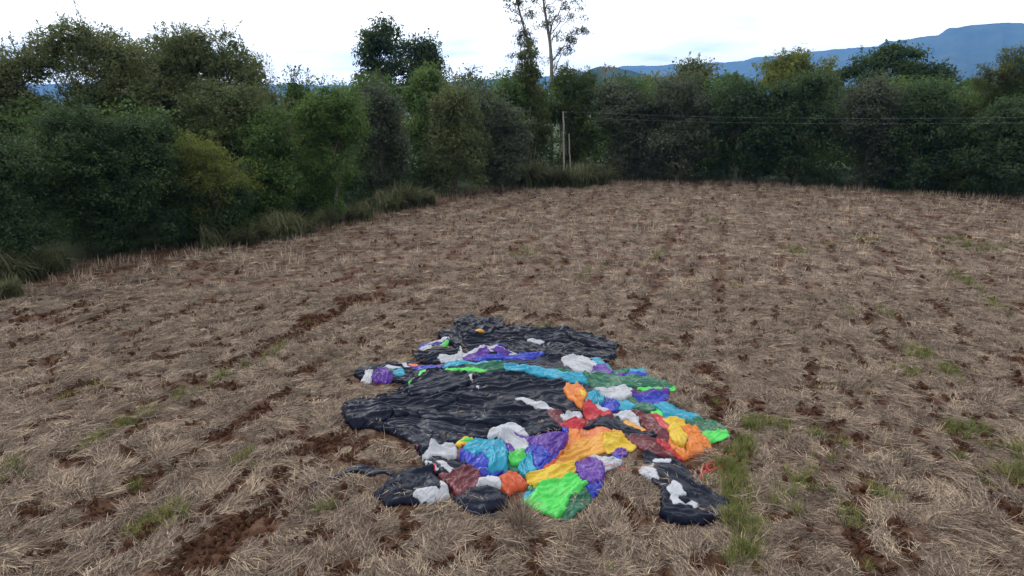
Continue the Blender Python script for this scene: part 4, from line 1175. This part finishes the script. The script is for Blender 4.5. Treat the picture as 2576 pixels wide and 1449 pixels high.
# yellow / orange sheet
panel('orange', [(1455,760),(1480,750),(1530,750),(1547,792),(1540,832),(1500,852),(1460,882),(1390,940),(1340,975),(1300,980),(1380,900),(1440,840),(1462,792)], lift=.12, wr=.04, ang=55)
panel('gold', [(1370,960),(1440,890),(1500,850),(1550,813),(1720,776),(1745,752),(1800,778),(1825,805),(1750,865),(1660,905),(1560,918),(1530,935),(1430,965)], lift=.07, wr=.045, ang=25, label='wide golden cloth sheet')
panel('yellow', [(1688,842),(1700,790),(1780,783),(1822,800),(1892,856),(1850,884),(1790,874),(1730,904),(1700,884)], lift=.09, wr=.06, ang=-35, crumple=.2)
panel('yellow', [(1218,1042),(1280,978),(1320,972),(1420,958),(1522,928),(1534,1030),(1480,1045),(1380,1065),(1305,1085),(1282,1130),(1240,1085)], lift=.10, wr=.06, ang=30, label='bright yellow cloth sheet at the front')
panel('rust', [(1300,985),(1350,955),(1400,915),(1460,870),(1420,920),(1370,965),(1320,985)], lift=.05, wr=.02)
panel('cyan', [(1196,1192),(1218,1132),(1272,1112),(1280,1142),(1222,1200)], lift=.08, wr=.03)
panel('green', [(1222,1098),(1240,1090),(1278,1120),(1240,1125)], lift=.05, wr=.02)
panel('green', [(1470,1155),(1560,1085),(1602,1075),(1618,1170),(1562,1232),(1470,1302),(1415,1287)], lift=.14, wr=.06, ang=50, crumple=.3, edge=.3, label='dark green crumpled cloth at the front corner')
panel('lime', [(1206,1192),(1280,1130),(1310,1072),(1400,1058),(1480,1033),(1527,1024),(1562,1075),(1582,1082),(1482,1162),(1432,1288),(1330,1253),(1240,1213)], lift=.13, wr=.05, ang=35, edge=.3, label='pale lime green cloth sheet at the front corner')
panel('white', [(1588,912),(1680,903),(1740,920),(1802,935),(1780,952),(1690,1008),(1660,940)], lift=.13, wr=.05, ang=20)
panel('blue', [(1588,1112),(1620,1075),(1692,1022),(1693,1062),(1642,1162),(1615,1172)], lift=.13, wr=.05)
panel('blue', [(1715,912),(1760,890),(1800,900),(1795,930)], lift=.09, wr=.02)
panel('purple', [(1735,895),(1770,875),(1822,868),(1827,890),(1800,912)], lift=.09, wr=.02)
panel('purple', [(1521,942),(1560,916),(1640,918),(1677,950),(1692,1022),(1682,1062),(1600,1078),(1550,1052),(1530,1002)], lift=.16, wr=.04, edge=.25, label='rounded purple cloth panel at the front')
# maroon and orange on the lower right
panel(B, [(1925,892),(1990,880),(2100,922),(2160,948),(2220,1010),(2260,1060),(2340,1110),(2400,1160),(2452,1190),(2440,1242),(2380,1292),(2290,1312),(2180,1312),(2090,1297),(2033,1257),(2045,1200),(2040,1130),(1990,1070),(1918,1010),(1930,950)], lift=.16, wr=.09, ang=-42, edge=.35, label='separate looking black cloth flap with white shapes on the lower right')
panel(B, [(2045,1215),(2140,1210),(2230,1235),(2330,1230),(2430,1240),(2380,1292),(2290,1312),(2180,1312),(2090,1297),(2033,1257)], lift=.13, wr=.07, ang=-8, edge=.25)
panel('white', [(1904,1002),(1925,970),(1985,958),(2002,1010),(2032,1052),(1970,1042),(1920,1022)], lift=.05, wr=.03)
panel('white', [(1990,932),(2040,924),(2102,935),(2080,952),(2000,947)], lift=.04, wr=.02)
panel('white', [(2073,1117),(2110,1058),(2152,1085),(2192,1132),(2130,1147),(2090,1137)], lift=.05, wr=.02)
panel('white', [(2088,1167),(2140,1148),(2165,1172),(2210,1175),(2252,1190),(2240,1228),(2180,1195),(2130,1213)], lift=.05, wr=.02)
panel('black', [(2150,1165),(2200,1168),(2215,1185),(2190,1195)], lift=.03, wr=.01)
panel('maroon', [(1798,775),(1860,790),(1960,810),(2010,820),(2082,880),(2134,924),(2060,924),(1980,894),(1930,872),(1880,842)], lift=.14, wr=.05, ang=-32)
panel('red', [(2003,822),(2050,813),(2100,850),(2142,890),(2184,932),(2130,918),(2060,872)], lift=.10, wr=.04)
panel('orange', [(2078,832),(2130,808),(2162,870),(2224,892),(2212,918),(2170,928),(2130,897)], lift=.14, wr=.06)
panel('yellow', [(2048,692),(2130,703),(2190,720),(2190,740),(2100,735)], lift=.06, wr=.02)
panel('yellow', [(2083,762),(2100,708),(2160,713),(2222,740),(2205,800),(2185,855),(2110,834)], lift=.26, wr=.09, edge=.4, ang=-60, label='bundled yellow cloth')
panel('orange', [(2150,732),(2230,728),(2282,770),(2322,820),(2342,856),(2300,893),(2240,903),(2190,872),(2212,800)], lift=.24, wr=.12, edge=.4, crumple=.7, label='bundled crumpled orange cloth')
# left front colour heap
panel(B, [(560,880),(640,850),(800,830),(1000,800),(1250,790),(1250,870),(1150,960),(1000,1000),(850,1000),(700,1020),(620,990),(590,940)], lift=.10, wr=.05, edge=.3)
panel('white', [(990,797),(1010,750),(1100,716),(1160,720),(1202,750),(1240,797),(1190,805),(1130,775),(1060,795),(1010,805)], lift=.2, wr=.05, edge=.2)
panel('purple', [(1120,770),(1180,790),(1242,800),(1260,850),(1200,870),(1150,830)], lift=.12, wr=.04)
panel('blue', [(1215,880),(1260,850),(1310,850),(1395,900),(1450,820),(1462,785),(1428,747),(1475,752),(1474,802),(1404,912),(1322,975),(1290,994),(1250,980),(1235,930)], lift=.13, wr=.06, edge=.25)
panel('purple', [(1226,800),(1300,778),(1440,747),(1465,790),(1450,830),(1392,902),(1370,925),(1310,862),(1250,842),(1210,835)], lift=.25, wr=.05, edge=.4, ang=70, label='puffed purple cloth panel in the middle')
panel('blue', [(1208,872),(1260,850),(1332,870),(1374,912),(1300,964),(1260,962),(1230,922)], lift=.14, wr=.06, edge=.25)
panel('white', [(1050,797),(1090,768),(1142,768),(1145,800),(1232,842),(1228,872),(1170,878),(1120,852),(1090,817)], lift=.16, wr=.06, edge=.25)
panel('yellow', [(778,857),(830,808),(908,815),(880,832),(820,852)], lift=.13, wr=.03)
panel('lime', [(815,815),(870,801),(915,813),(860,815)], lift=.06, wr=.02)
panel('red', [(818,854),(880,822),(914,820),(850,850)], lift=.10, wr=.02)
panel('maroon', [(778,882),(820,862),(845,910),(845,932),(800,922)], lift=.11, wr=.04)
panel('purple', [(1083,820),(1130,848),(1155,890),(1140,960),(1080,1010),(1100,930),(1108,880)], lift=.12, wr=.04)
panel('blue', [(818,872),(850,838),(930,813),(1020,810),(1092,828),(1114,880),(1112,952),(1082,1002),(1030,1032),(960,1022),(880,987),(828,927)], lift=.38, wr=.06, edge=.75, radial=(1075, 815), rk=1.0, label='big puffed blue cloth bag shape in the front heap')
panel('cyan', [(845,850),(930,810),(1020,808),(1042,840),(1010,862),(960,872),(900,897),(870,882)], lift=.05, wr=.03, ang=-10)
panel('cyan', [(960,900),(1000,862),(1045,818),(1085,822),(1107,890),(1100,955),(1060,985),(1015,990),(985,965),(995,935)], lift=.16, wr=.07, edge=.35, radial=(1065, 790), rk=.9, label='gathered cyan cloth over the blue one')
panel('green', [(1110,982),(1150,950),(1195,942),(1185,1002),(1130,1014)], lift=.10, wr=.04)
panel('lime', [(1113,922),(1150,873),(1190,868),(1222,910),(1204,942),(1150,962),(1118,952)], lift=.20, wr=.05, edge=.25, radial=(1165, 905), rk=.6)
panel('cyan', [(1168,982),(1200,945),(1240,898),(1262,940),(1252,970),(1278,992),(1230,1034),(1180,1024)], lift=.16, wr=.06, edge=.25, crumple=.3)
panel('white', [(593,912),(640,870),(633,836),(690,848),(760,838),(794,870),(794,922),(740,932),(690,902),(660,902),(640,932),(600,928)], lift=.18, wr=.06, edge=.2, crumple=.3)
panel(B, [(598,932),(680,918),(760,930),(852,940),(842,992),(780,1034),(700,1014),(640,987)], lift=.13, wr=.09, crumple=.6)
panel('white', [(668,932),(710,928),(752,970),(788,990),(780,1014),(740,992),(700,957)], lift=.07, wr=.04)
panel('white', [(595,935),(625,925),(650,960),(640,985),(610,970)], lift=.05, wr=.04)
panel('white', [(645,985),(665,978),(690,1010),(670,1012)], lift=.05, wr=.02)
panel('red', [(648,967),(672,955),(668,984)], lift=.05, wr=.01)
panel('maroon', [(545,855),(565,860),(560,885),(548,880)], lift=.04, wr=.01)
panel(B, [(292,1142),(340,1110),(380,1060),(440,1010),(540,970),(620,963),(652,1000),(672,1050),(702,1080),(742,1100),(757,1132),(700,1162),(622,1192),(620,1224),(540,1194),(480,1204),(380,1219),(330,1184)], lift=.24, wr=.10, ang=30, edge=.5, crumple=.25, label='black cloth lobe on the lower left')
panel(B, [(62,1062),(85,1030),(150,982),(220,963),(340,985),(420,1000),(400,1030),(340,1008),(260,1028),(200,1003),(130,1028),(90,1062)], lift=.08, wr=.04)
panel('white', [(526,1132),(570,1103),(640,1098),(692,1110),(690,1060),(705,1045),(722,1060),(757,1132),(700,1164),(600,1184),(560,1152)], lift=.09, wr=.04)
panel('maroon', [(686,1022),(750,1025),(790,1010),(840,963),(880,973),(962,1032),(944,1072),(922,1112),(860,1149),(790,1144),(760,1082),(730,1062)], lift=.24, wr=.09, edge=.4, crumple=.2, ang=50, label='puffed maroon cloth in the front heap')
panel('rust', [(1038,1042),(1110,1006),(1180,1023),(1227,1070),(1217,1108),(1160,1108),(1105,1144),(1073,1102),(1058,1057)], lift=.24, wr=.08, edge=.35, crumple=.25, label='puffed rust orange cloth in the front heap')
panel('white', [(918,1108),(948,1040),(1000,1023),(1052,1045),(1072,1092),(1060,1114),(1000,1094),(950,1104)], lift=.26, wr=.03, edge=.35)
panel(B, [(766,1157),(850,1140),(920,1108),(970,1088),(1052,1110),(1104,1155),(1102,1217),(1020,1244),(940,1264),(860,1234),(810,1204)], lift=.26, wr=.08, edge=.45, crumple=.2, label='black cloth lobe at the front centre')

def hmap_at(x, y):
    i = int(np.clip((x - GX0) / RES, 0, len(gxs) - 1)); j = int(np.clip((y - GY0) / RES, 0, len(gys) - 1))
    return float(HMAP[j, i])
# small bag, ropes
def yellow_bag():
    x, y = [float(v[0]) for v in on_ground(*zpx([(938, 160)]), .25)]
    z = hmap_at(x, y)
    rng = np.random.default_rng(3)
    n, m = 14, 20
    th = np.linspace(0, math.pi, n); ph = np.linspace(0, 2 * math.pi, m, endpoint=False)
    TH, PH = np.meshgrid(th, ph, indexing='ij')
    r = 1 + .14 * np.sin(3 * PH + 1) * np.sin(TH) + .12 * np.cos(2 * TH + PH)
    co = np.stack([.20 * r * np.sin(TH) * np.cos(PH), .14 * r * np.sin(TH) * np.sin(PH), .09 + .09 * r * np.cos(TH)], -1).reshape(-1, 3)
    i = np.arange(n - 1)[:, None] * m; j = np.arange(m)[None]
    q = np.stack([i + j, i + m + j, i + m + (j + 1) % m, i + (j + 1) % m], -1).reshape(-1, 4)
    o = link('cloth_bundle', new_mesh('cloth_bundle', co, quads=q), FAB['gold'])
    o.location = (x, y, z - .02); o.rotation_euler = (0, 0, -.5)
    tag(o, 'small yellow orange bundle lying on the black cloth at the back', 'bundle')
yellow_bag()
ROPE, n_, l_, bs_, o_ = nodes_of('red_rope'); bs_.inputs['Base Color'].default_value = (.62, .05, .06, 1); bs_.inputs['Roughness'].default_value = .6
NAVY, n_, l_, bs_, o_ = nodes_of('navy_cord'); bs_.inputs['Base Color'].default_value = (.02, .025, .06, 1); bs_.inputs['Roughness'].default_value = .6
def rope(name, label, cat, pts, mat, r, lift=.07, group=None):
    P = poly_ground(pts, .08)
    t = np.linspace(0, len(P) - 1, max(12, len(P) * 5))
    k = np.clip(t.astype(int), 0, len(P) - 2); f = (t - k)[:, None]
    p0, p1, p2, p3 = P[np.maximum(k - 1, 0)], P[k], P[k + 1], P[np.minimum(k + 2, len(P) - 1)]
    c = .5 * ((2 * p1) + (-p0 + p2) * f + (2 * p0 - 5 * p1 + 4 * p2 - p3) * f ** 2 + (-p0 + 3 * p1 - 3 * p2 + p3) * f ** 3)
    rng = np.random.default_rng(len(pts))
    z = np.array([hmap_at(a, b) for a, b in c]) + lift + .03 * np.sin(np.arange(len(c)) * .8) + rng.normal(size=len(c)) * .006
    g = Geo(); tube(g, np.column_stack([c, z]), r, 6)
    tag(link(name, g.mesh(name), mat), label, cat, group)
rng = np.random.default_rng(12)
pile = [(2200, 895), (2240, 905), (2300, 900), (2370, 915), (2420, 925)]
for k in range(24):
    a = k * 2.1 + rng.normal() * .5; rr = rng.uniform(.35, 1.0)
    pile.append((2350 + 80 * rr * math.cos(a) + 12 * rng.normal(), 968 + 34 * rr * math.sin(a) + 6 * rng.normal()))
pile += [(2290, 985), (2275, 1040), (2300, 1005), (2360, 1000), (2400, 985), (2425, 1010), (2420, 1050), (2440, 1015), (2425, 975)]
rope('rope', 'tangled pile of thin red rope on the grass beside the black flap', 'rope', pile, ROPE, .0065, .05, 'ropes of the balloon')
rope('rope', 'thin red rope running from the white cloth to the black flap', 'rope', [(1660, 975), (1700, 990), (1760, 992), (1830, 998), (1880, 1000), (1915, 1006)], ROPE, .007, .08, 'ropes of the balloon')
rope('rope', 'red rope end hanging from the orange bundle to the right', 'rope', [(2320, 880), (2370, 905), (2430, 912), (2490, 916)], ROPE, .007, .08, 'ropes of the balloon')
rope('cord', 'dark blue cord lying in front of the black and lime cloth', 'cord', [(800, 1200), (860, 1240), (940, 1268), (1040, 1262), (1120, 1268), (1200, 1262), (1285, 1250)], NAVY, .016, .05)
rope('strap', 'black strap ends trailing over straw left of the black lobe', 'strap', [(85, 1050), (40, 1055), (10, 1060), (-60, 1085), (-110, 1098)], NAVY, .018, .06)

# ------------------------------------------------------------------ straw, grass and clods on the field (stuff)
SRC = bpy.data.collections.new('scatter_sources')      # not linked to the scene
def scatter(name, label, cat, pts, rot, scl, idx, meshes):
    col = bpy.data.collections.new(name + '_sources')
    for k, me in enumerate(meshes):
        o = bpy.data.objects.new('%s_source_%02d' % (name, k), me); col.objects.link(o)
    me = bpy.data.meshes.new(name); me.vertices.add(len(pts)); me.vertices.foreach_set('co', np.ascontiguousarray(pts, np.float32).ravel())
    a = me.attributes.new('rot', 'FLOAT_VECTOR', 'POINT'); a.data.foreach_set('vector', np.ascontiguousarray(rot, np.float32).ravel())
    a = me.attributes.new('scl', 'FLOAT_VECTOR', 'POINT'); a.data.foreach_set('vector', np.ascontiguousarray(scl, np.float32).ravel())
    a = me.attributes.new('idx', 'INT', 'POINT'); a.data.foreach_set('value', np.ascontiguousarray(idx, np.int32))
    me.update()
    o = link(name, me)
    ng = bpy.data.node_groups.new(name, 'GeometryNodeTree')
    ng.interface.new_socket('Geometry', in_out='INPUT', socket_type='NodeSocketGeometry')
    ng.interface.new_socket('Geometry', in_out='OUTPUT', socket_type='NodeSocketGeometry')
    n, l = ng.nodes, ng.links
    gi, go = n.new('NodeGroupInput'), n.new('NodeGroupOutput')
    ci = n.new('GeometryNodeCollectionInfo'); ci.inputs['Collection'].default_value = col
    ci.inputs['Separate Children'].default_value = True; ci.inputs['Reset Children'].default_value = True
    ip = n.new('GeometryNodeInstanceOnPoints'); ip.inputs['Pick Instance'].default_value = True
    def na(nm, ty):
        x = n.new('GeometryNodeInputNamedAttribute'); x.data_type = ty; x.inputs['Name'].default_value = nm
        return x.outputs['Attribute']
    l.new(gi.outputs[0], ip.inputs['Points']); l.new(ci.outputs[0], ip.inputs['Instance'])
    l.new(na('idx', 'INT'), ip.inputs['Instance Index'])
    l.new(na('rot', 'FLOAT_VECTOR'), ip.inputs['Rotation']); l.new(na('scl', 'FLOAT_VECTOR'), ip.inputs['Scale'])
    l.new(ip.outputs[0], go.inputs[0])
    md = o.modifiers.new('scatter', 'NODES'); md.node_group = ng
    tag(o, label, cat, kind='stuff')
    return o
def blades(name, seed, n, radius, L0, L1, wid, lie, heading, mat, tint, bend=.4):
    """n grass blades; lie=1 flat on the ground, 0 upright; heading = spread of directions round +x"""
    rng = np.random.default_rng(seed)
    r = radius * np.sqrt(rng.random(n)); a = rng.uniform(0, 6.283, n)
    x, y = r * np.cos(a), r * np.sin(a) * .8
    h = rng.normal(0, heading, n) if heading < 3 else rng.uniform(0, 6.283, n)
    L = rng.uniform(L0, L1, n)
    el = np.where(rng.random(n) < lie, rng.uniform(.02, .22, n), rng.uniform(.6, 1.35, n))
    z0 = np.where(el < .5, rng.uniform(0, .06, n), 0) 
    t = np.array([0, .5, 1.0])
    hor = (L * np.cos(el))[:, None] * t; ver = z0[:, None] + (L * np.sin(el))[:, None] * t - (L * bend * rng.uniform(.1, .8, n))[:, None] * t ** 2 * np.cos(el)[:, None]
    side = (rng.normal(0, .12, n) * L)[:, None] * t ** 2
    ch, sh = np.cos(h)[:, None], np.sin(h)[:, None]
    P = np.stack([x[:, None] + ch * hor - sh * side, y[:, None] + sh * hor + ch * side, np.maximum(ver, -.03)], -1)
    rol = rng.normal(0, .5, n)
    w = np.stack([-np.sin(h) * np.cos(rol), np.cos(h) * np.cos(rol), np.sin(rol)], 1) * (wid * rng.uniform(.6, 1.3, n))[:, None] * .5
    w = w[:, None] * np.array([1, .9, .25])[None, :, None]
    co = np.concatenate([P - w, P + w], 1).reshape(-1, 3)
    b = np.arange(n)[:, None] * 6
    q = np.concatenate([b + np.array([[0, 1, 4, 3]]), b + np.array([[1, 2, 5, 4]])])
    me = new_mesh(name, co, quads=q)
    add_attr(me, 'tint', np.repeat(np.clip(rng.normal(tint[0], tint[1], n), 0, 1), 6))
    me.materials.append(mat)
    return me
def in_mask(x, y):
    i = ((x - GX0) / RES).astype(int); j = ((y - GY0) / RES).astype(int)
    ok = (i >= 0) & (i < len(gxs)) & (j >= 0) & (j < len(gys))
    out = np.zeros(len(x), bool); out[ok] = MASK[j[ok], i[ok]]
    return out
def sample_field(rng, n, y0, y1):
    """points in the part of the field that lies before the camera, y0..y1 deep"""
    y = y0 + (y1 - y0) * rng.random(n * 2)
    half = .80 * y + 3
    keep = rng.random(n * 2) < half / (.80 * y1 + 3)
    y = y[keep]; x = (rng.random(len(y)) * 2 - 1) * (.80 * y + 3)
    d, _, _ = inside_dist(FIELD, x, y)
    k = d > -.3
    x, y = x[k], y[k]
    m = in_mask(x, y) | in_mask(x, y + .16) | in_mask(x, y + .30) | in_mask(x + .12, y + .05) | in_mask(x - .12, y + .05)
    return x[~m], y[~m]
def flow(x, y):
    return 2.6 * fbm(x * .35, y * .35, 61, 2) + ROW * 0 + 1.2

def build_straw():
    rng = np.random.default_rng(42)
    lay = [blades('straw_lying_%d' % k, 500 + k, 72, .31, .16, .50, .011, .96, .50, STRAW, (.50, .22)) for k in range(4)]
    mess = [blades('straw_mess_%d' % k, 520 + k, 55, .30, .12, .40, .010, .96, 9, STRAW, (.45, .24)) for k in range(3)]
    stand = [blades('straw_tuft_%d' % k, 540 + k, 60, .14, .22, .50, .010, .35, 9, STRAW, (.58, .2), .25) for k in range(2)]
    far = [blades('straw_far_%d' % k, 560 + k, 60, .55, .35, .80, .022, .93, .8, STRAW, (.48, .24)) for k in range(3)]
    bits = [blades('straw_bits_%d' % k, 580 + k, 6, .22, .08, .28, .010, 1.0, 9, STRAW, (.6, .2)) for k in range(2)]
    meshes = lay + mess + stand + far + bits
    P, R, S, I = [], [], [], []
    def put(n, y0, y1, pick, s0, s1, thr, zadd=0.0):
        x, y = sample_field(rng, n, y0, y1)
        c = straw_cover(x, y)
        k = c > thr + .25 * rng.random(len(x))
        if 7 in pick:
            for dy in (.2, .4, .6, .8): k &= ~in_mask(x, y + dy)
        x, y = x[k], y[k]
        m = len(x)
        z = field_height(x, y) + zadd
        fl = flow(x, y) + rng.normal(0, .45, m)
        P.append(np.stack([x, y, z], 1)); R.append(np.stack([rng.normal(0, .08, m), rng.normal(0, .08, m), fl], 1))
        s = rng.uniform(s0, s1, m); S.append(np.stack([s, s, s * rng.uniform(.6, 1.5, m)], 1)); I.append(rng.choice(pick, m))
    put(17000, 9, 34, [0, 1, 2, 3], .7, 1.2, .42)
    put(5000, 9, 34, [4, 5, 6], .7, 1.2, .30)
    put(700, 9, 40, [7, 8], .6, 1.0, .5)
    put(14000, 33, 92, [9, 10, 11], .6, 1.05, .46)
    put(900, 38, 90, [7, 8], 1.0, 1.8, .45)
    # loose straw blown onto the cloth
    qx, qy = rng.uniform(GX0, GX1, 2600), rng.uniform(GY0, GY1, 2600)
    kk = in_mask(qx, qy) & (rng.random(2600) < .30 + .9 * (~in_mask(qx, qy - .5) | ~in_mask(qx - .5, qy) | ~in_mask(qx + .5, qy)))
    qx, qy = qx[kk], qy[kk]; m = len(qx)
    P.append(np.stack([qx, qy, np.array([hmap_at(a, b) for a, b in zip(qx, qy)]) + .012], 1)); R.append(np.stack([rng.normal(0, .1, m), rng.normal(0, .1, m), rng.uniform(0, 6.28, m)], 1))
    s = rng.uniform(.6, 1.1, m); S.append(np.stack([s, s, s * .4], 1)); I.append(rng.choice([12, 13], m))
    # standing straw bunches in front of the balloon
    for zx, zy, n, sp in ((1560, 1300, 34, 90), (1640, 1200, 22, 60), (1440, 1340, 16, 80), (1760, 1080, 14, 60), (1000, 1300, 14, 90), (1180, 1330, 14, 90)):
        q = poly_ground(np.stack([zx + rng.normal(size=n) * sp * .6, zy + rng.normal(size=n) * sp * .35], 1))
        keep = np.ones(len(q), bool)
        for dy in (0, .2, .4, .6, .8): keep &= ~in_mask(q[:, 0], q[:, 1] + dy)
        q = q[keep]; m = len(q)
        P.append(np.column_stack([q, field_height(q[:, 0], q[:, 1])])); R.append(np.stack([rng.normal(0, .2, m), rng.normal(0, .2, m), rng.uniform(0, 6.28, m)], 1))
        s = rng.uniform(1.0, 1.5, m); S.append(np.stack([s, s, s], 1)); I.append(rng.choice([7, 8], m))
    scatter('straw', 'dry straw lying all over the field', 'straw', np.concatenate(P), np.concatenate(R), np.concatenate(S), np.concatenate(I), meshes)
build_straw()

GREEN_PATCH = [  # frame px, py, spread across, along, count
    (1850, 1230, .35, 1.3, 90), (1880, 1330, .45, .5, 60), (1870, 1130, .3, .6, 40), (1910, 1070, .6, .35, 50), (1830, 1180, .3, .5, 30), (1870, 1400, .4, .4, 30),
    (2060, 1100, .35, .3, 14), (2320, 900, .5, 1.2, 46), (2390, 940, .4, .5, 22), (2290, 935, .5, .3, 18), (2130, 785, .3, .5, 12), (2230, 790, .3, 1.0, 18),
    (2440, 620, 1.6, .9, 60), (2380, 600, 1.2, .4, 20), (2430, 710, .4, 2.5, 50), (2500, 770, .3, 1.5, 30), (2000, 630, .8, 1.2, 30), (2190, 605, 1.2, .6, 26), (1790, 555, .8, .8, 16), (1690, 500, 2, 1.2, 20),
    (2410, 1080, .6, .4, 22), (2530, 1190, .8, .6, 40), (2560, 1140, .6, .4, 20), (2230, 1240, .3, .3, 12), (2130, 1290, .3, .3, 9), (2010, 1200, .4, .6, 20), (1960, 1260, .4, .6, 14),
    (420, 1290, .35, .45, 26), (360, 1330, .3, .4, 12), (610, 1160, .5, .4, 16), (370, 1040, .25, 1.4, 30), (250, 1100, .25, 1.2, 26), (40, 1190, .4, .4, 16), (560, 950, .25, 1.6, 24), (700, 880, .25, 1.6, 20),
    (1320, 640, 1.2, 2, 26), (1480, 690, .4, 2, 16), (1350, 210 + 620, .6, .6, 10), (1660, 640, .3, 2.5, 22), (1850, 720, .3, .7, 10), (2080, 620, .8, .8, 14), (810, 1290, .15, .2, 8), (350, 1220, .1, .1, 4), (200, 985, .3, .9, 12)]
def build_green():
    rng = np.random.default_rng(8)
    ms = [blades('grass_tuft_%d' % k, 700 + k, 46, .11, .14, .38, .010, .15, 9, GREEN, (.5, .25), .2) for k in range(4)]
    P, R, S, I = [], [], [], []
    def add(x, y, s0, s1):
        keep = ~in_mask(x, y); x, y = x[keep], y[keep]; m = len(x)
        P.append(np.stack([x, y, field_height(x, y)], 1)); R.append(np.stack([rng.normal(0, .1, m), rng.normal(0, .1, m), rng.uniform(0, 6.28, m)], 1))
        s = rng.uniform(s0, s1, m); S.append(np.stack([s, s, s * rng.uniform(.7, 1.2, m)], 1)); I.append(rng.integers(0, 4, m))
    for px, py, a, b, n in GREEN_PATCH:
        n = max(3, int(n * (.55 if px < 1300 else .82)))
        cx, cy = on_ground(px, py)
        du, dv = rng.normal(size=n) * b * .6, rng.normal(size=n) * a * .6
        add(cx + du * RD[0] + dv * RN[0], cy + du * RD[1] + dv * RN[1], .7, 1.25)
    x, y = sample_field(rng, 5000, 9, 88)
    u = x * RD[0] + y * RD[1]; v = x * RN[0] + y * RN[1]
    k = (perlin(u * .25, v * .8, 91) > .28) & (rng.random(len(x)) < .35)
    add(x[k], y[k], .5, 1.0)
    k = rng.random(len(x)) < .05 + .16 * smooth(2, 10, x) * smooth(45, 12, y)
    add(x[k], y[k], .4, .9)
    scatter('green_grass', 'yellowish green grass tufts growing through the straw', 'grass', np.concatenate(P), np.concatenate(R), np.concatenate(S), np.concatenate(I), ms)
build_green()

def clod_mesh(name, seed):
    rng = np.random.default_rng(seed)
    n, m = 7, 10
    th = np.linspace(0, math.pi, n); ph = np.linspace(0, 2 * math.pi, m, endpoint=False)
    TH, PH = np.meshgrid(th, ph, indexing='ij')
    r = 1 + rng.normal(0, .16, TH.shape); r[0] = r[0, 0]; r[-1] = r[-1, 0]
    co = np.stack([r * np.sin(TH) * np.cos(PH), .8 * r * np.sin(TH) * np.sin(PH), .6 * r * np.cos(TH)], -1).reshape(-1, 3) * .5
    i = np.arange(n - 1)[:, None] * m; j = np.arange(m)[None]
    q = np.stack([i + j, i + m + j, i + m + (j + 1) % m, i + (j + 1) % m], -1).reshape(-1, 4)
    me = new_mesh(name, co, quads=q, shade=False); me.materials.append(CLOD)
    return me
def build_clods():
    rng = np.random.default_rng(31)
    ms = [clod_mesh('clod_%d' % k, 800 + k) for k in range(5)]
    xa, ya = sample_field(rng, 60000, 9, 32); xb, yb = sample_field(rng, 16000, 32, 75)
    x, y = np.concatenate([xa, xb]), np.concatenate([ya, yb])
    c = straw_cover(x, y)
    k = c < .36 - .30 * rng.random(len(x))
    x, y = x[k], y[k]; m = len(x)
    s = rng.gamma(1.8, .05, m).clip(.03, .24) * np.where(y > 32, 1.2, 1)
    scatter('soil_clods', 'crumbly red brown soil clods in the bare patches', 'soil', np.stack([x, y, field_height(x, y) + s * .12], 1), rng.uniform(0, 6.28, (m, 3)), np.stack([s * 1.3, s, s * .75], 1), rng.integers(0, 5, m), ms)
build_clods()
